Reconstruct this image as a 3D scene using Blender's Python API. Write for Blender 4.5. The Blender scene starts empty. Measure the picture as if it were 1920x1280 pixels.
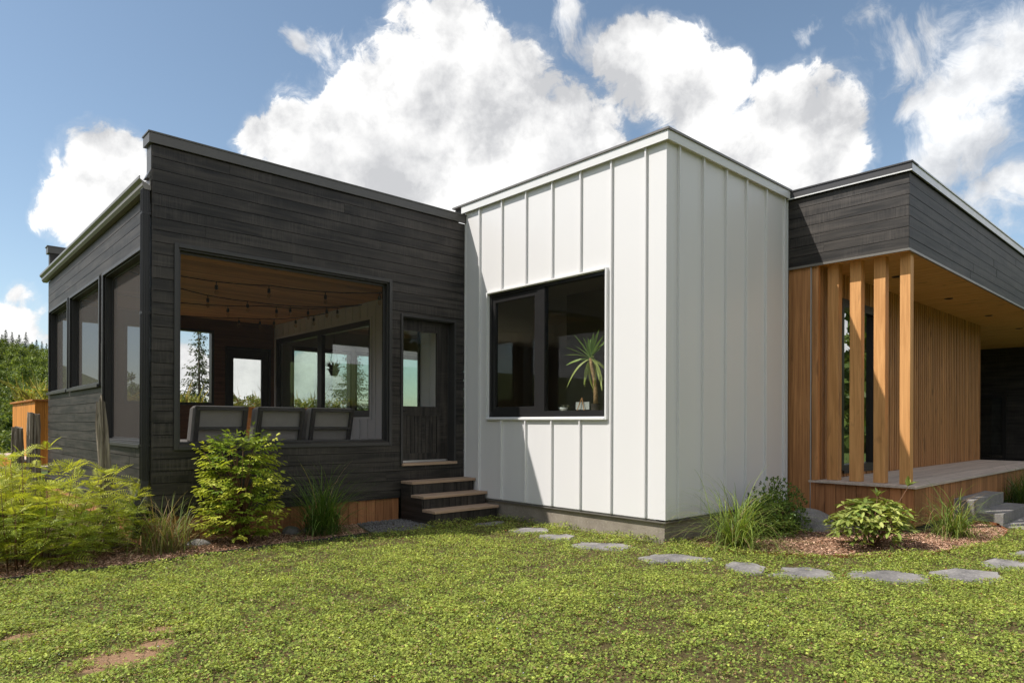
import bpy, math, random
import numpy as np
from mathutils import Vector, Matrix

random.seed(7)
rng = np.random.default_rng(11)
S = bpy.context.scene
COL = S.collection
PI = math.pi

# ------------------------------------------------------------------ camera
cd = bpy.data.cameras.new('camera')
cam = bpy.data.objects.new('camera', cd)
COL.objects.link(cam)
cd.sensor_width = 36.0
cd.lens = 36.0 * 1266.0 / 1920.0
cd.shift_y = 153.0 / 1920.0
cd.clip_start = 0.05
cd.clip_end = 3000.0
CAMP = Vector((-7.1023, -4.9115, 1.45))
cam.matrix_world = (Matrix.Translation(CAMP) @ Matrix.Rotation(math.radians(47.4887 - 90.0), 4, 'Z')
                    @ Matrix.Rotation(math.radians(90), 4, 'X') @ Matrix.Rotation(math.radians(0.21), 4, 'Z'))
S.camera = cam

# ------------------------------------------------------------------ sky and sun
SUN_TO = Vector((-0.70, 0.392, 1.0)).normalized()
EL = math.asin(SUN_TO.z)
AZ = math.atan2(SUN_TO.x, SUN_TO.y)          # from +Y towards +X
W = bpy.data.worlds.new('World')
S.world = W
W.use_nodes = True
wt = W.node_tree
wt.nodes.clear()


class NT:
    """tiny node-writing helper"""
    def __init__(s, tree):
        s.t = tree

    def n(s, kind, **kw):
        nd = s.t.nodes.new(kind)
        for k, v in kw.items():
            setattr(nd, k, v)
        return nd

    def put(s, nd, name, v):
        if v is None:
            return
        sock = nd.inputs[name]
        if hasattr(v, 'is_output') or isinstance(v, bpy.types.NodeSocket):
            s.t.links.new(v, sock)
        else:
            sock.default_value = v

    def math(s, op, a, b=None, c=None, clamp=False):
        nd = s.n('ShaderNodeMath', operation=op, use_clamp=clamp)
        s.put(nd, 0, a)
        s.put(nd, 1, b)
        if c is not None:
            s.put(nd, 2, c)
        return nd.outputs[0]

    def vmath(s, op, a, b=None):
        nd = s.n('ShaderNodeVectorMath', operation=op)
        s.put(nd, 0, a)
        if b is not None:
            s.put(nd, 1, b)
        return nd

    def noise(s, vec, scale, detail=4.0, rough=0.55, dist=0.0):
        nd = s.n('ShaderNodeTexNoise')
        s.put(nd, 'Vector', vec)
        s.put(nd, 'Scale', scale)
        s.put(nd, 'Detail', detail)
        s.put(nd, 'Roughness', rough)
        s.put(nd, 'Distortion', dist)
        return nd.outputs['Fac']

    def ramp(s, v, lo, hi, a=0.0, b=1.0):
        nd = s.n('ShaderNodeMapRange', interpolation_type='SMOOTHSTEP')
        s.put(nd, 0, v)
        s.put(nd, 1, lo)
        s.put(nd, 2, hi)
        s.put(nd, 3, a)
        s.put(nd, 4, b)
        return nd.outputs[0]

    def mix(s, f, a, b, mode='MIX'):
        nd = s.n('ShaderNodeMix', data_type='RGBA', blend_type=mode)
        s.put(nd, 0, f)
        s.put(nd, 6, a)
        s.put(nd, 7, b)
        return nd.outputs[2]


def c4(c):
    return (c[0], c[1], c[2], 1.0)


w = NT(wt)
sky = w.n('ShaderNodeTexSky', sky_type='NISHITA')
sky.sun_disc = False
sky.sun_elevation = EL
sky.sun_rotation = AZ
sky.altitude = 200
sky.air_density = 1.0
sky.dust_density = 0.6
sky.ozone_density = 1.6
dirv = w.n('ShaderNodeTexCoord').outputs['Generated']
CLOUDS = [(0.516,0.769,0.378,0.117),(0.587,0.707,0.394,0.106),(0.432,0.805,0.407,0.040),(0.403,0.844,0.354,0.058),(0.344,0.866,0.362,0.036),(0.676,0.642,0.362,0.093),(0.456,0.778,0.433,0.047),(0.515,0.730,0.450,0.050),(0.505,0.791,0.345,0.108),(0.422,0.844,0.331,0.084),(0.600,0.723,0.343,0.124),(0.527,0.688,0.499,0.048),(0.479,0.714,0.512,0.031),(0.576,0.662,0.480,0.036),(0.453,0.760,0.467,0.019),(0.726,0.510,0.461,0.058),(0.761,0.486,0.430,0.058),(0.694,0.545,0.470,0.039),(0.718,0.493,0.492,0.028),(0.771,0.461,0.438,0.038),(0.659,0.570,0.491,0.022),(0.842,0.404,0.359,0.080),(0.820,0.451,0.353,0.060),(0.860,0.351,0.371,0.040),(0.794,0.482,0.370,0.047),(0.866,0.366,0.341,0.050),(0.900,0.194,0.389,0.039),(0.897,0.234,0.376,0.030),(0.897,0.169,0.408,0.035),(0.921,0.203,0.333,0.049),(0.917,0.245,0.314,0.031),(0.940,0.182,0.289,0.048),(0.887,0.264,0.380,0.017),(0.910,0.227,0.347,0.028),(0.853,0.265,0.449,0.016),(0.195,0.931,0.310,0.045),(0.170,0.947,0.273,0.051),(0.220,0.929,0.297,0.034),(0.129,0.960,0.248,0.026),(0.179,0.926,0.333,0.020),(0.209,0.942,0.264,0.056),(0.103,0.974,0.202,0.014),(0.109,0.983,0.145,0.023),(0.128,0.984,0.122,0.022),(0.102,0.989,0.104,0.034),(0.138,0.986,0.097,0.024),(0.628,0.574,0.525,0.022),(0.394,0.788,0.473,0.017),(0.370,0.797,0.477,0.012),(0.401,0.776,0.487,0.010),(0.282,0.957,0.071,0.041),(0.350,0.934,0.067,0.050),(0.441,0.896,0.054,0.052)]
# warp the lookup so that the cumulus masses get ragged outlines
wn = w.n('ShaderNodeTexNoise')
w.put(wn, 'Vector', dirv)
w.put(wn, 'Scale', 8.0)
w.put(wn, 'Detail', 5.0)
warp = w.vmath('SUBTRACT', wn.outputs['Color'], (0.5, 0.5, 0.5)).outputs[0]
wsc = w.vmath('SCALE', warp)
wsc.inputs['Scale'].default_value = 0.085
dirw = w.vmath('ADD', dirv, wsc.outputs[0]).outputs[0]
field = None
wfield = None
WISPS = [c for c in CLOUDS if (c[0] > 0.88 and c[1] < 0.275) or (0.36 < c[0] < 0.41 and c[2] > 0.47) or (c[0] > 0.6 and c[2] > 0.49 and c[0] < 0.67)]
THIN = [(0.865, 0.274, 0.420, 0.054), (0.869, 0.222, 0.442, 0.045), (0.835, 0.293, 0.466, 0.033), (0.923, 0.246, 0.296, 0.037), (0.951, 0.194, 0.240, 0.035), (0.635, 0.580, 0.510, 0.040), (0.408, 0.788, 0.461, 0.040), (0.382, 0.823, 0.421, 0.030), (0.587, 0.644, 0.491, 0.048), (0.801, 0.358, 0.480, 0.024)]
for (x, y, z, r) in WISPS + THIN:
    d = w.vmath('DISTANCE', dirw, (x, y, z)).outputs['Value']
    f = w.math('MULTIPLY_ADD', d, -1.0 / (r * 1.6), 1.0 if (x, y, z, r) in WISPS else 0.62)
    wfield = f if wfield is None else w.math('MAXIMUM', wfield, f)
for (x, y, z, r) in CLOUDS:
    if r < 0.0205 or (x, y, z, r) in WISPS:
        continue
    d = w.vmath('DISTANCE', dirw, (x, y, z)).outputs['Value']
    d = w.math('MULTIPLY', d, d)
    f = w.math('MULTIPLY_ADD', d, -1.0 / (r * 1.22) ** 2, min(1.0, (0.10 if r < 0.028 else 0.36) + r * 12.0))
    if field is None:
        field = f
    else:
        nd = w.n('ShaderNodeMath', operation='SMOOTH_MAX')
        w.put(nd, 0, field)
        w.put(nd, 1, f)
        nd.inputs[2].default_value = 0.25
        field = nd.outputs[0]
# the same broken cumulus goes on round the rest of the sky
cone = w.vmath('DOT_PRODUCT', dirv, (0.655, 0.70, 0.28)).outputs['Value']
away = w.ramp(cone, 0.80, 0.60, 0.0, 1.0)
gen = w.noise(dirv, 2.6, 2.0, 0.5)
gfield = w.math('MULTIPLY_ADD', gen, 5.0, -2.25)
gfield = w.math('MULTIPLY', w.math('ADD', gfield, 1.0), away)
gfield = w.math('SUBTRACT', gfield, 1.0)
field = w.math('MAXIMUM', field, gfield)
field = w.math('MINIMUM', field, 1.0)
field = w.math('MAXIMUM', field, -1.5)
fb = w.noise(dirv, 7.5, 12.0, 0.62)
shv = w.vmath('ADD', dirv, tuple(SUN_TO * 0.045)).outputs[0]
fb2 = w.noise(shv, 7.5, 4.0, 0.5)
broad = w.noise(dirv, 4.2, 3.0, 0.5)
fine = w.noise(dirw, 20.0, 10.0, 0.64, 0.9)
dens = w.math('MULTIPLY_ADD', w.math('SUBTRACT', fb, 0.5), 1.9, field)
dens = w.math('MULTIPLY_ADD', w.math('SUBTRACT', fine, 0.5), 1.25, dens)
mask = w.ramp(dens, 0.10, 0.42)
thin = w.ramp(dens, -0.15, 0.3)
mask = w.math('MAXIMUM', mask, w.math('MULTIPLY', thin, 0.16))
wmap = w.n('ShaderNodeMapping', vector_type='TEXTURE')
w.put(wmap, 'Vector', dirw)
wmap.inputs['Rotation'].default_value = (0.35, -0.75, 0.9)
wmap.inputs['Scale'].default_value = (2.6, 0.9, 0.9)
wns = w.noise(wmap.outputs[0], 13.0, 10.0, 0.66, 0.7)
wd = w.math('MULTIPLY_ADD', w.math('SUBTRACT', wns, 0.5), 2.6, wfield)
wmask = w.math('MULTIPLY', w.ramp(wd, 0.02, 0.85), 0.86)
mask = w.math('MAXIMUM', mask, wmask)
# billow shading: the side towards the sun is lighter, the thick heart greyer
lit = w.math('MULTIPLY_ADD', w.math('SUBTRACT', fb, fb2), 4.2, 0.50, clamp=True)
core = w.ramp(dens, 0.7, 1.5, 1.0, 0.66)
lit = w.math('MULTIPLY_ADD', w.math('SUBTRACT', fine, 0.5), 0.9, lit)
shade = w.math('MULTIPLY', lit, core)
shade = w.math('MULTIPLY_ADD', w.math('SUBTRACT', broad, 0.47), 1.6, shade, clamp=True)
ccol = w.mix(shade, (0.375, 0.38, 0.392, 1), (0.715, 0.71, 0.70, 1))
bsky = w.n('ShaderNodeBackground')
skyc = w.n('ShaderNodeHueSaturation')
w.put(skyc, 'Color', sky.outputs[0])
skyc.inputs['Saturation'].default_value = 0.90
skyc.inputs['Hue'].default_value = 0.492
w.put(bsky, 'Color', skyc.outputs[0])
bsky.inputs['Strength'].default_value = 0.122
bcl = w.n('ShaderNodeBackground')
w.put(bcl, 'Color', ccol)
bcl.inputs['Strength'].default_value = 1.38
mx = w.n('ShaderNodeMixShader')
wt.links.new(mask, mx.inputs[0])
wt.links.new(bsky.outputs[0], mx.inputs[1])
wt.links.new(bcl.outputs[0], mx.inputs[2])
wo = w.n('ShaderNodeOutputWorld')
wt.links.new(mx.outputs[0], wo.inputs['Surface'])
W.cycles.sampling_method = 'MANUAL'
W.cycles.sample_map_resolution = 1024

sl = bpy.data.lights.new('sun', 'SUN')
sl.energy = 4.25
sl.angle = math.radians(0.53)
sl.color = (1.0, 0.95, 0.89)
sun = bpy.data.objects.new('sun', sl)
COL.objects.link(sun)
sun.rotation_euler = SUN_TO.to_track_quat('Z', 'Y').to_euler()
sun.location = (-20, 10, 30)

S.view_settings.view_transform = 'Standard'
S.view_settings.look = 'None'
S.view_settings.gamma = 1.0
S.view_settings.exposure = 0.28
S.view_settings.use_curve_mapping = False
S.cycles.max_bounces = 8
S.cycles.transparent_max_bounces = 24
S.cycles.use_denoising = True


# ------------------------------------------------------------------ materials
def newmat(name):
    m = bpy.data.materials.new(name)
    m.use_nodes = True
    m.node_tree.nodes.clear()
    return m, NT(m.node_tree)


def finish(m, t, bsdf):
    o = t.n('ShaderNodeOutputMaterial')
    t.t.links.new(bsdf, o.inputs['Surface'])
    return m


def principled(t, col, rough=0.6, metal=0.0, normal=None, spec=0.5):
    p = t.n('ShaderNodeBsdfPrincipled')
    t.put(p, 'Base Color', col)
    t.put(p, 'Roughness', rough)
    t.put(p, 'Metallic', metal)
    t.put(p, 'Specular IOR Level', spec)
    if normal is not None:
        t.put(p, 'Normal', normal)
    return p.outputs[0]


def bump(t, h, dist, strength=1.0):
    b = t.n('ShaderNodeBump')
    t.put(b, 'Height', h)
    b.inputs['Distance'].default_value = dist
    b.inputs['Strength'].default_value = strength
    return b.outputs[0]


def coords(t, scale, jitter=True):
    """object-space position stretched along the grain, shifted per object"""
    p = t.n('ShaderNodeTexCoord').outputs['Object']
    if jitter:
        r = t.n('ShaderNodeObjectInfo').outputs['Random']
        p = t.vmath('ADD', p, t.vmath('SCALE', (37.0, 53.0, 71.0)).outputs[0]).outputs[0]
        sc = p.node.inputs[1].links[0].from_node
        t.put(sc, 'Scale', r)
    mp = t.n('ShaderNodeMapping')
    t.put(mp, 'Vector', p)
    mp.inputs['Scale'].default_value = scale
    return mp.outputs[0]


def wood(name, dark, light, axis, rough=0.6, knots=0.5, vary=0.25, bumpd=0.002, along=1.0, across=28.0, spec=0.35, saw=0.0):
    m, t = newmat(name)
    sc = [across] * 3
    sc['xyz'.index(axis)] = along
    v = coords(t, tuple(sc))
    g = t.noise(v, 1.0, 6.0, 0.6, 0.6)
    f = t.ramp(g, 0.28, 0.72)
    col = t.mix(f, c4(dark), c4(light))
    sk = [across * 0.22] * 3
    sk['xyz'.index(axis)] = along * 1.6
    vk = coords(t, tuple(sk))
    k = t.noise(vk, 1.0, 3.0, 0.5, 1.2)
    col = t.mix(t.math('MULTIPLY', t.ramp(k, 0.60, 0.74), knots), col, c4([c * 0.38 for c in dark]))
    r = t.n('ShaderNodeObjectInfo').outputs['Random']
    hv = t.n('ShaderNodeHueSaturation')
    t.put(hv, 'Color', col)
    t.put(hv, 'Value', t.math('MULTIPLY_ADD', r, vary, 1.0 - vary * 0.5))
    col = hv.outputs[0]
    h = g
    if saw > 0:
        ss = [3.0] * 3
        ss['xyz'.index(axis)] = 60.0
        sv = coords(t, tuple(ss))
        sn = t.noise(sv, 1.0, 3.0, 0.6)
        ms = [1.2] * 3
        mk = t.ramp(t.noise(coords(t, tuple(ms)), 1.4, 3.0), 0.42, 0.62)
        col = t.mix(t.math('MULTIPLY', t.math('MULTIPLY', t.ramp(sn, 0.35, 0.75), mk), saw), col, c4([c * 2.1 + 0.01 for c in light]))
        h = t.math('ADD', g, t.math('MULTIPLY', sn, 0.5))
    return finish(m, t, principled(t, col, rough, 0.0, bump(t, h, bumpd), spec))


def plain(name, col, rough=0.5, metal=0.0, var=0.12, scale=3.0, bumpd=0.0, bscale=60.0, spec=0.5):
    m, t = newmat(name)
    p = t.n('ShaderNodeTexCoord').outputs['Object']
    n = t.noise(p, scale, 5.0, 0.6)
    c = t.mix(n, c4([x * (1 - var) for x in col]), c4([min(1, x * (1 + var)) for x in col]))
    nor = None
    if bumpd:
        nor = bump(t, t.noise(p, bscale, 4.0), bumpd)
    rr = t.math('MULTIPLY_ADD', t.noise(p, scale * 2.3, 3.0), 0.16, rough - 0.08)
    return finish(m, t, principled(t, c, rr, metal, nor, spec))


def speckle(name, a, b, cc, scale, rough=0.85, bumpd=0.004):
    m, t = newmat(name)
    p = t.n('ShaderNodeTexCoord').outputs['Object']
    n1 = t.noise(p, scale * 0.12, 4.0, 0.6)
    n2 = t.noise(p, scale, 6.0, 0.7)
    col = t.mix(t.ramp(n1, 0.3, 0.7), c4(a), c4(b))
    col = t.mix(t.ramp(n2, 0.5, 0.72), col, c4(cc))
    r = t.n('ShaderNodeObjectInfo').outputs['Random']
    hv = t.n('ShaderNodeHueSaturation')
    t.put(hv, 'Color', col)
    t.put(hv, 'Value', t.math('MULTIPLY_ADD', r, 0.3, 0.85))
    h = t.math('ADD', n2, t.math('MULTIPLY', n1, 2.0))
    return finish(m, t, principled(t, hv.outputs[0], rough, 0, bump(t, h, bumpd), 0.3))


def leafmat(name, transl=0.35, rough=0.5, spec=0.4):
    """leaf colour comes from each leaf's own colour attribute"""
    m, t = newmat(name)
    a = t.n('ShaderNodeAttribute', attribute_name='Col')
    p = principled(t, a.outputs['Color'], rough, 0, None, spec)
    tr = t.n('ShaderNodeBsdfTranslucent')
    tc = t.mix(1.0, a.outputs['Color'], (1.25, 1.2, 0.6, 1), 'MULTIPLY')
    t.put(tr, 'Color', tc)
    mxs = t.n('ShaderNodeMixShader')
    mxs.inputs[0].default_value = transl
    t.t.links.new(p, mxs.inputs[1])
    t.t.links.new(tr.outputs[0], mxs.inputs[2])
    return finish(m, t, mxs.outputs[0])


def glassmat(name, tint, refl=1.0, ior=1.5):
    m, t = newmat(name)
    tr = t.n('ShaderNodeBsdfTransparent')
    t.put(tr, 'Color', c4(tint))
    gl = t.n('ShaderNodeBsdfGlossy')
    t.put(gl, 'Color', (1, 1, 1, 1))
    t.put(gl, 'Roughness', 0.0)
    fr = t.n('ShaderNodeFresnel')
    bf = t.n('ShaderNodeNewGeometry').outputs['Backfacing']
    t.put(fr, 'IOR', t.math('MULTIPLY_ADD', bf, 1.0 / ior - ior, ior))
    mxs = t.n('ShaderNodeMixShader')
    t.put(mxs, 0, t.math('MULTIPLY', fr.outputs[0], refl, clamp=True))
    t.t.links.new(tr.outputs[0], mxs.inputs[1])
    t.t.links.new(gl.outputs[0], mxs.inputs[2])
    return finish(m, t, mxs.outputs[0])


def screenmat(name, col, open_):
    """woven insect screen: far too fine to model thread by thread"""
    m, t = newmat(name)
    tr = t.n('ShaderNodeBsdfTransparent')
    p = t.n('ShaderNodeTexCoord').outputs['Object']
    mp = t.n('ShaderNodeMapping')
    t.put(mp, 'Vector', p)
    mp.inputs['Scale'].default_value = (9.0, 9.0, 0.35)
    n = t.noise(mp.outputs[0], 1.6, 4.0)
    df = principled(t, t.mix(n, c4([c * 0.6 for c in col]), c4([c * 1.3 for c in col])), 0.7)
    lw = t.n('ShaderNodeLayerWeight')
    lw.inputs['Blend'].default_value = 0.5
    # seen at a slant the threads close up
    cover = t.math('MULTIPLY_ADD', lw.outputs['Facing'], 0.30, 1.0 - open_, clamp=True)
    mxs = t.n('ShaderNodeMixShader')
    t.put(mxs, 0, cover)
    t.t.links.new(tr.outputs[0], mxs.inputs[1])
    t.t.links.new(df, mxs.inputs[2])
    return finish(m, t, mxs.outputs[0])


def emitmat(name, col, s):
    m, t = newmat(name)
    e = t.n('ShaderNodeEmission')
    t.put(e, 'Color', c4(col))
    t.put(e, 'Strength', s)
    return finish(m, t, e.outputs[0])


def soilmat():
    m, t = newmat('soil')
    p = t.n('ShaderNodeTexCoord').outputs['Object']
    n1 = t.noise(p, 1.3, 4.0, 0.6)
    n2 = t.noise(p, 40.0, 5.0, 0.7)
    sep = t.n('ShaderNodeSeparateXYZ')
    t.put(sep, 0, p)
    bare = t.mix(n2, (0.20, 0.11, 0.06, 1), (0.40, 0.255, 0.155, 1))
    thatch = t.mix(n2, (0.050, 0.042, 0.018, 1), (0.16, 0.12, 0.055, 1))
    wob = t.math('MULTIPLY_ADD', t.noise(p, 7.0, 4.0), 0.34, -0.17)
    col = thatch
    for (bx, by, br) in ((-6.03, -0.06, 0.27), (-5.78, 0.10, 0.15), (-5.66, 0.42, 0.12), (-6.43, 0.85, 0.14)):
        db = t.vmath('DISTANCE', p, (bx, by, -0.06)).outputs['Value']
        col = t.mix(t.ramp(t.math('ADD', db, wob), br * 1.1, br * 0.7), col, bare)
    far = t.mix(t.noise(p, 0.35, 6.0, 0.65), (0.045, 0.075, 0.018, 1), (0.12, 0.15, 0.04, 1))
    d = t.vmath('DISTANCE', p, (-4.0, -1.0, 0.0)).outputs['Value']
    col = t.mix(t.ramp(d, 8.5, 12.0), col, far)
    return finish(m, t, principled(t, col, 0.95, 0, bump(t, n2, 0.012), 0.1))


M = {}
BLK = dict(dark=(0.0045, 0.0038, 0.0033), light=(0.053, 0.0445, 0.038), rough=0.52, knots=0.8, vary=0.34, bumpd=0.003, along=0.8, across=16.0, spec=0.42, saw=0.38)
M['black_x'] = wood('charred_wood_x', axis='x', **BLK)
M['black_y'] = wood('charred_wood_y', axis='y', **BLK)
M['black_z'] = wood('charred_wood_z', axis='z', **BLK)
M['black_flat'] = plain('black_sheathing', (0.012, 0.012, 0.012), 0.8)
M['black_trim'] = plain('black_painted_trim', (0.040, 0.038, 0.037), 0.42, 0, 0.15, 5.0, 0.0006, 90.0)
M['dark_metal'] = plain('dark_bronze_metal', (0.105, 0.100, 0.094), 0.38, 0.35, 0.1, 1.5)
M['gutter'] = plain('gutter_metal', (0.20, 0.185, 0.165), 0.34, 0.3, 0.08, 1.5)
M['cap_dark'] = plain('charcoal_metal_cap', (0.050, 0.048, 0.050), 0.42, 0.1, 0.1, 1.5)
M['downpipe'] = plain('black_downpipe', (0.030, 0.029, 0.030), 0.33, 0.1, 0.1, 1.5)
M['white'] = plain('white_steel', (0.735, 0.722, 0.715), 0.40, 0, 0.02, 0.9, 0.0011, 1.3, 0.5)
M['white_trim'] = plain('white_steel_trim', (0.72, 0.718, 0.706), 0.40, 0, 0.03, 2.0)
CED = dict(rough=0.58, knots=0.65, vary=0.42, bumpd=0.0016, spec=0.35)
M['cedar_x'] = wood('cedar_x', (0.30, 0.125, 0.036), (0.52, 0.245, 0.080), 'x', **CED)
M['cedar_bounce_x'] = wood('ceiling_cedar_bounce', (0.44, 0.20, 0.06), (0.68, 0.36, 0.13), 'x', **CED)  # ceiling cedar, lightened: bounced light is put into the colour
M['cedar_bounce_y'] = wood('soffit_cedar_bounce', (0.62, 0.29, 0.08), (0.82, 0.44, 0.16), 'y', **CED)  # soffit cedar, paler still: missing bounce under the canopy painted in
M['cedar_y'] = wood('cedar_y', (0.30, 0.125, 0.036), (0.52, 0.245, 0.080), 'y', **CED)
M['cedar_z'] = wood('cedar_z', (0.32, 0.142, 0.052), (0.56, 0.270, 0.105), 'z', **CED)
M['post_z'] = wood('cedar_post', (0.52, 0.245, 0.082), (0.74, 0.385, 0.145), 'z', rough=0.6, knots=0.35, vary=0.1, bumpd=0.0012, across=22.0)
M['skirt_z'] = wood('skirting_wood', (0.29, 0.120, 0.048), (0.47, 0.215, 0.09), 'z', **CED)
M['planter_z'] = wood('planter_wood', (0.50, 0.185, 0.030), (0.70, 0.29, 0.055), 'z', **CED)
M['planter_y'] = wood('planter_cap_wood', (0.34, 0.12, 0.03), (0.5, 0.2, 0.05), 'y', **CED)
M['deck_x'] = wood('deck_wood', (0.42, 0.345, 0.29), (0.60, 0.51, 0.43), 'x', rough=0.8, knots=0.25, vary=0.2, bumpd=0.002)
M['tread_x'] = wood('tread_wood', (0.36, 0.24, 0.155), (0.52, 0.37, 0.26), 'x', rough=0.75, knots=0.4, vary=0.2)
M['grey_wood'] = wood('weathered_wood', (0.085, 0.066, 0.050), (0.42, 0.365, 0.30), 'z', rough=0.9, knots=0.6, vary=0.3, bumpd=0.010, along=1.4, across=34.0, spec=0.15)
M['brown_wall'] = wood('porch_brown_wall', (0.075, 0.032, 0.016), (0.13, 0.058, 0.03), 'x', rough=0.6, vary=0.2)
M['concrete'] = speckle('concrete', (0.20, 0.17, 0.135), (0.27, 0.235, 0.19), (0.33, 0.29, 0.24), 28.0, 0.9, 0.004)
M['flagstone'] = speckle('flagstone', (0.15, 0.142, 0.138), (0.30, 0.28, 0.262), (0.40, 0.375, 0.35), 22.0, 0.85, 0.006)
M['bluestone'] = speckle('step_stone', (0.20, 0.185, 0.175), (0.29, 0.27, 0.25), (0.36, 0.34, 0.31), 30.0, 0.85, 0.004)
M['granite'] = speckle('boulder_stone', (0.17, 0.16, 0.15), (0.27, 0.255, 0.24), (0.38, 0.36, 0.34), 60.0, 0.9, 0.006)
M['rust'] = speckle('rusted_steel', (0.16, 0.055, 0.022), (0.30, 0.11, 0.045), (0.36, 0.17, 0.08), 24.0, 0.85, 0.002)
M['edge_black'] = plain('bed_edging', (0.03, 0.027, 0.025), 0.7)
M['soil'] = soilmat()
M['leaf'] = leafmat('foliage', 0.35, 0.5, 0.35)
M['glossleaf'] = leafmat('glossy_leaf', 0.22, 0.46, 0.35)
M['clover'] = leafmat('clover', 0.32, 0.6, 0.22)
M['chips'] = leafmat('wood_chips', 0.0, 0.9, 0.1)
M['glass'] = glassmat('window_glass', (0.93, 0.945, 0.93), 1.25)
M['green_glass'] = glassmat('tinted_window_glass', (0.90, 0.95, 0.915), 1.2)
M['coated_glass'] = glassmat('coated_window_glass', (0.7, 0.74, 0.7), 3.2)
M['screen'] = screenmat('insect_screen', (0.045, 0.036, 0.029), 0.68)
M['screen_clear'] = screenmat('fine_insect_screen', (0.05, 0.046, 0.042), 0.93)
M['frame'] = plain('black_window_frame', (0.018, 0.017, 0.017), 0.35, 0, 0.1, 4.0)
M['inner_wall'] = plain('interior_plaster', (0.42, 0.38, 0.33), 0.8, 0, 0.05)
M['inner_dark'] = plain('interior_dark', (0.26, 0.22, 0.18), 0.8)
M['inner_floor'] = wood('interior_floor', (0.13, 0.085, 0.05), (0.22, 0.15, 0.09), 'y', rough=0.4)
M['roof'] = plain('roof_membrane', (0.10, 0.10, 0.10), 0.9)
M['cushion'] = plain('grey_cushion', (0.42, 0.39, 0.36), 0.95, 0, 0.12, 8.0, 0.004, 14.0, 0.1)
M['sofa_frame'] = plain('charcoal_frame', (0.055, 0.05, 0.047), 0.5)
M['wire'] = plain('black_cable', (0.012, 0.011, 0.011), 0.6)
M['bulb'] = glassmat('bulb_glass', (0.85, 0.80, 0.72), 1.6)
M['pot'] = plain('white_pot', (0.6, 0.62, 0.6), 0.4)
M['darkpot'] = plain('dark_pot', (0.04, 0.03, 0.025), 0.6)
M['easel'] = plain('light_wood', (0.45, 0.24, 0.11), 0.6)
M['paper'] = plain('pale_card', (0.42, 0.44, 0.42), 0.7)
M['warm_lamp'] = emitmat('downlight_glow', (1.0, 0.55, 0.22), 2.2)
M['lamp_dark'] = plain('downlight_trim', (0.05, 0.045, 0.04), 0.4)
M['steel'] = plain('brushed_aluminium', (0.55, 0.55, 0.55), 0.35, 0.8)
M['bark'] = wood('bark', (0.06, 0.045, 0.033), (0.17, 0.135, 0.10), 'z', rough=0.95, knots=0.2, vary=0.2, bumpd=0.01, across=14.0, spec=0.1)
M['stem'] = plain('brown_stem', (0.17, 0.085, 0.045), 0.8)
M['yucca_trunk'] = wood('yucca_trunk', (0.26, 0.15, 0.07), (0.55, 0.36, 0.18), 'x', rough=0.9, along=20, across=30, bumpd=0.01)
M['gravel'] = speckle('gravel_stone', (0.13, 0.125, 0.12), (0.22, 0.21, 0.20), (0.30, 0.29, 0.28), 30.0)


# ------------------------------------------------------------------ mesh helpers
def tag(o, label=None, cat=None, group=None, kind=None):
    if label:
        o['label'] = label
    if cat:
        o['category'] = cat
    if group:
        o['group'] = group
    if kind:
        o['kind'] = kind
    return o


def empty(name, loc, label, cat, group=None):
    o = bpy.data.objects.new(name, None)
    o.location = loc
    o.empty_display_size = 0.1
    COL.objects.link(o)
    return tag(o, label, cat, group)


def link(name, me, parent=None, loc=None, label=None, kind=None):
    o = bpy.data.objects.new(name, me)
    COL.objects.link(o)
    if parent is not None:
        o.parent = parent
    if loc is not None:
        o.location = loc
    tag(o, label, kind=kind)
    return o


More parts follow.
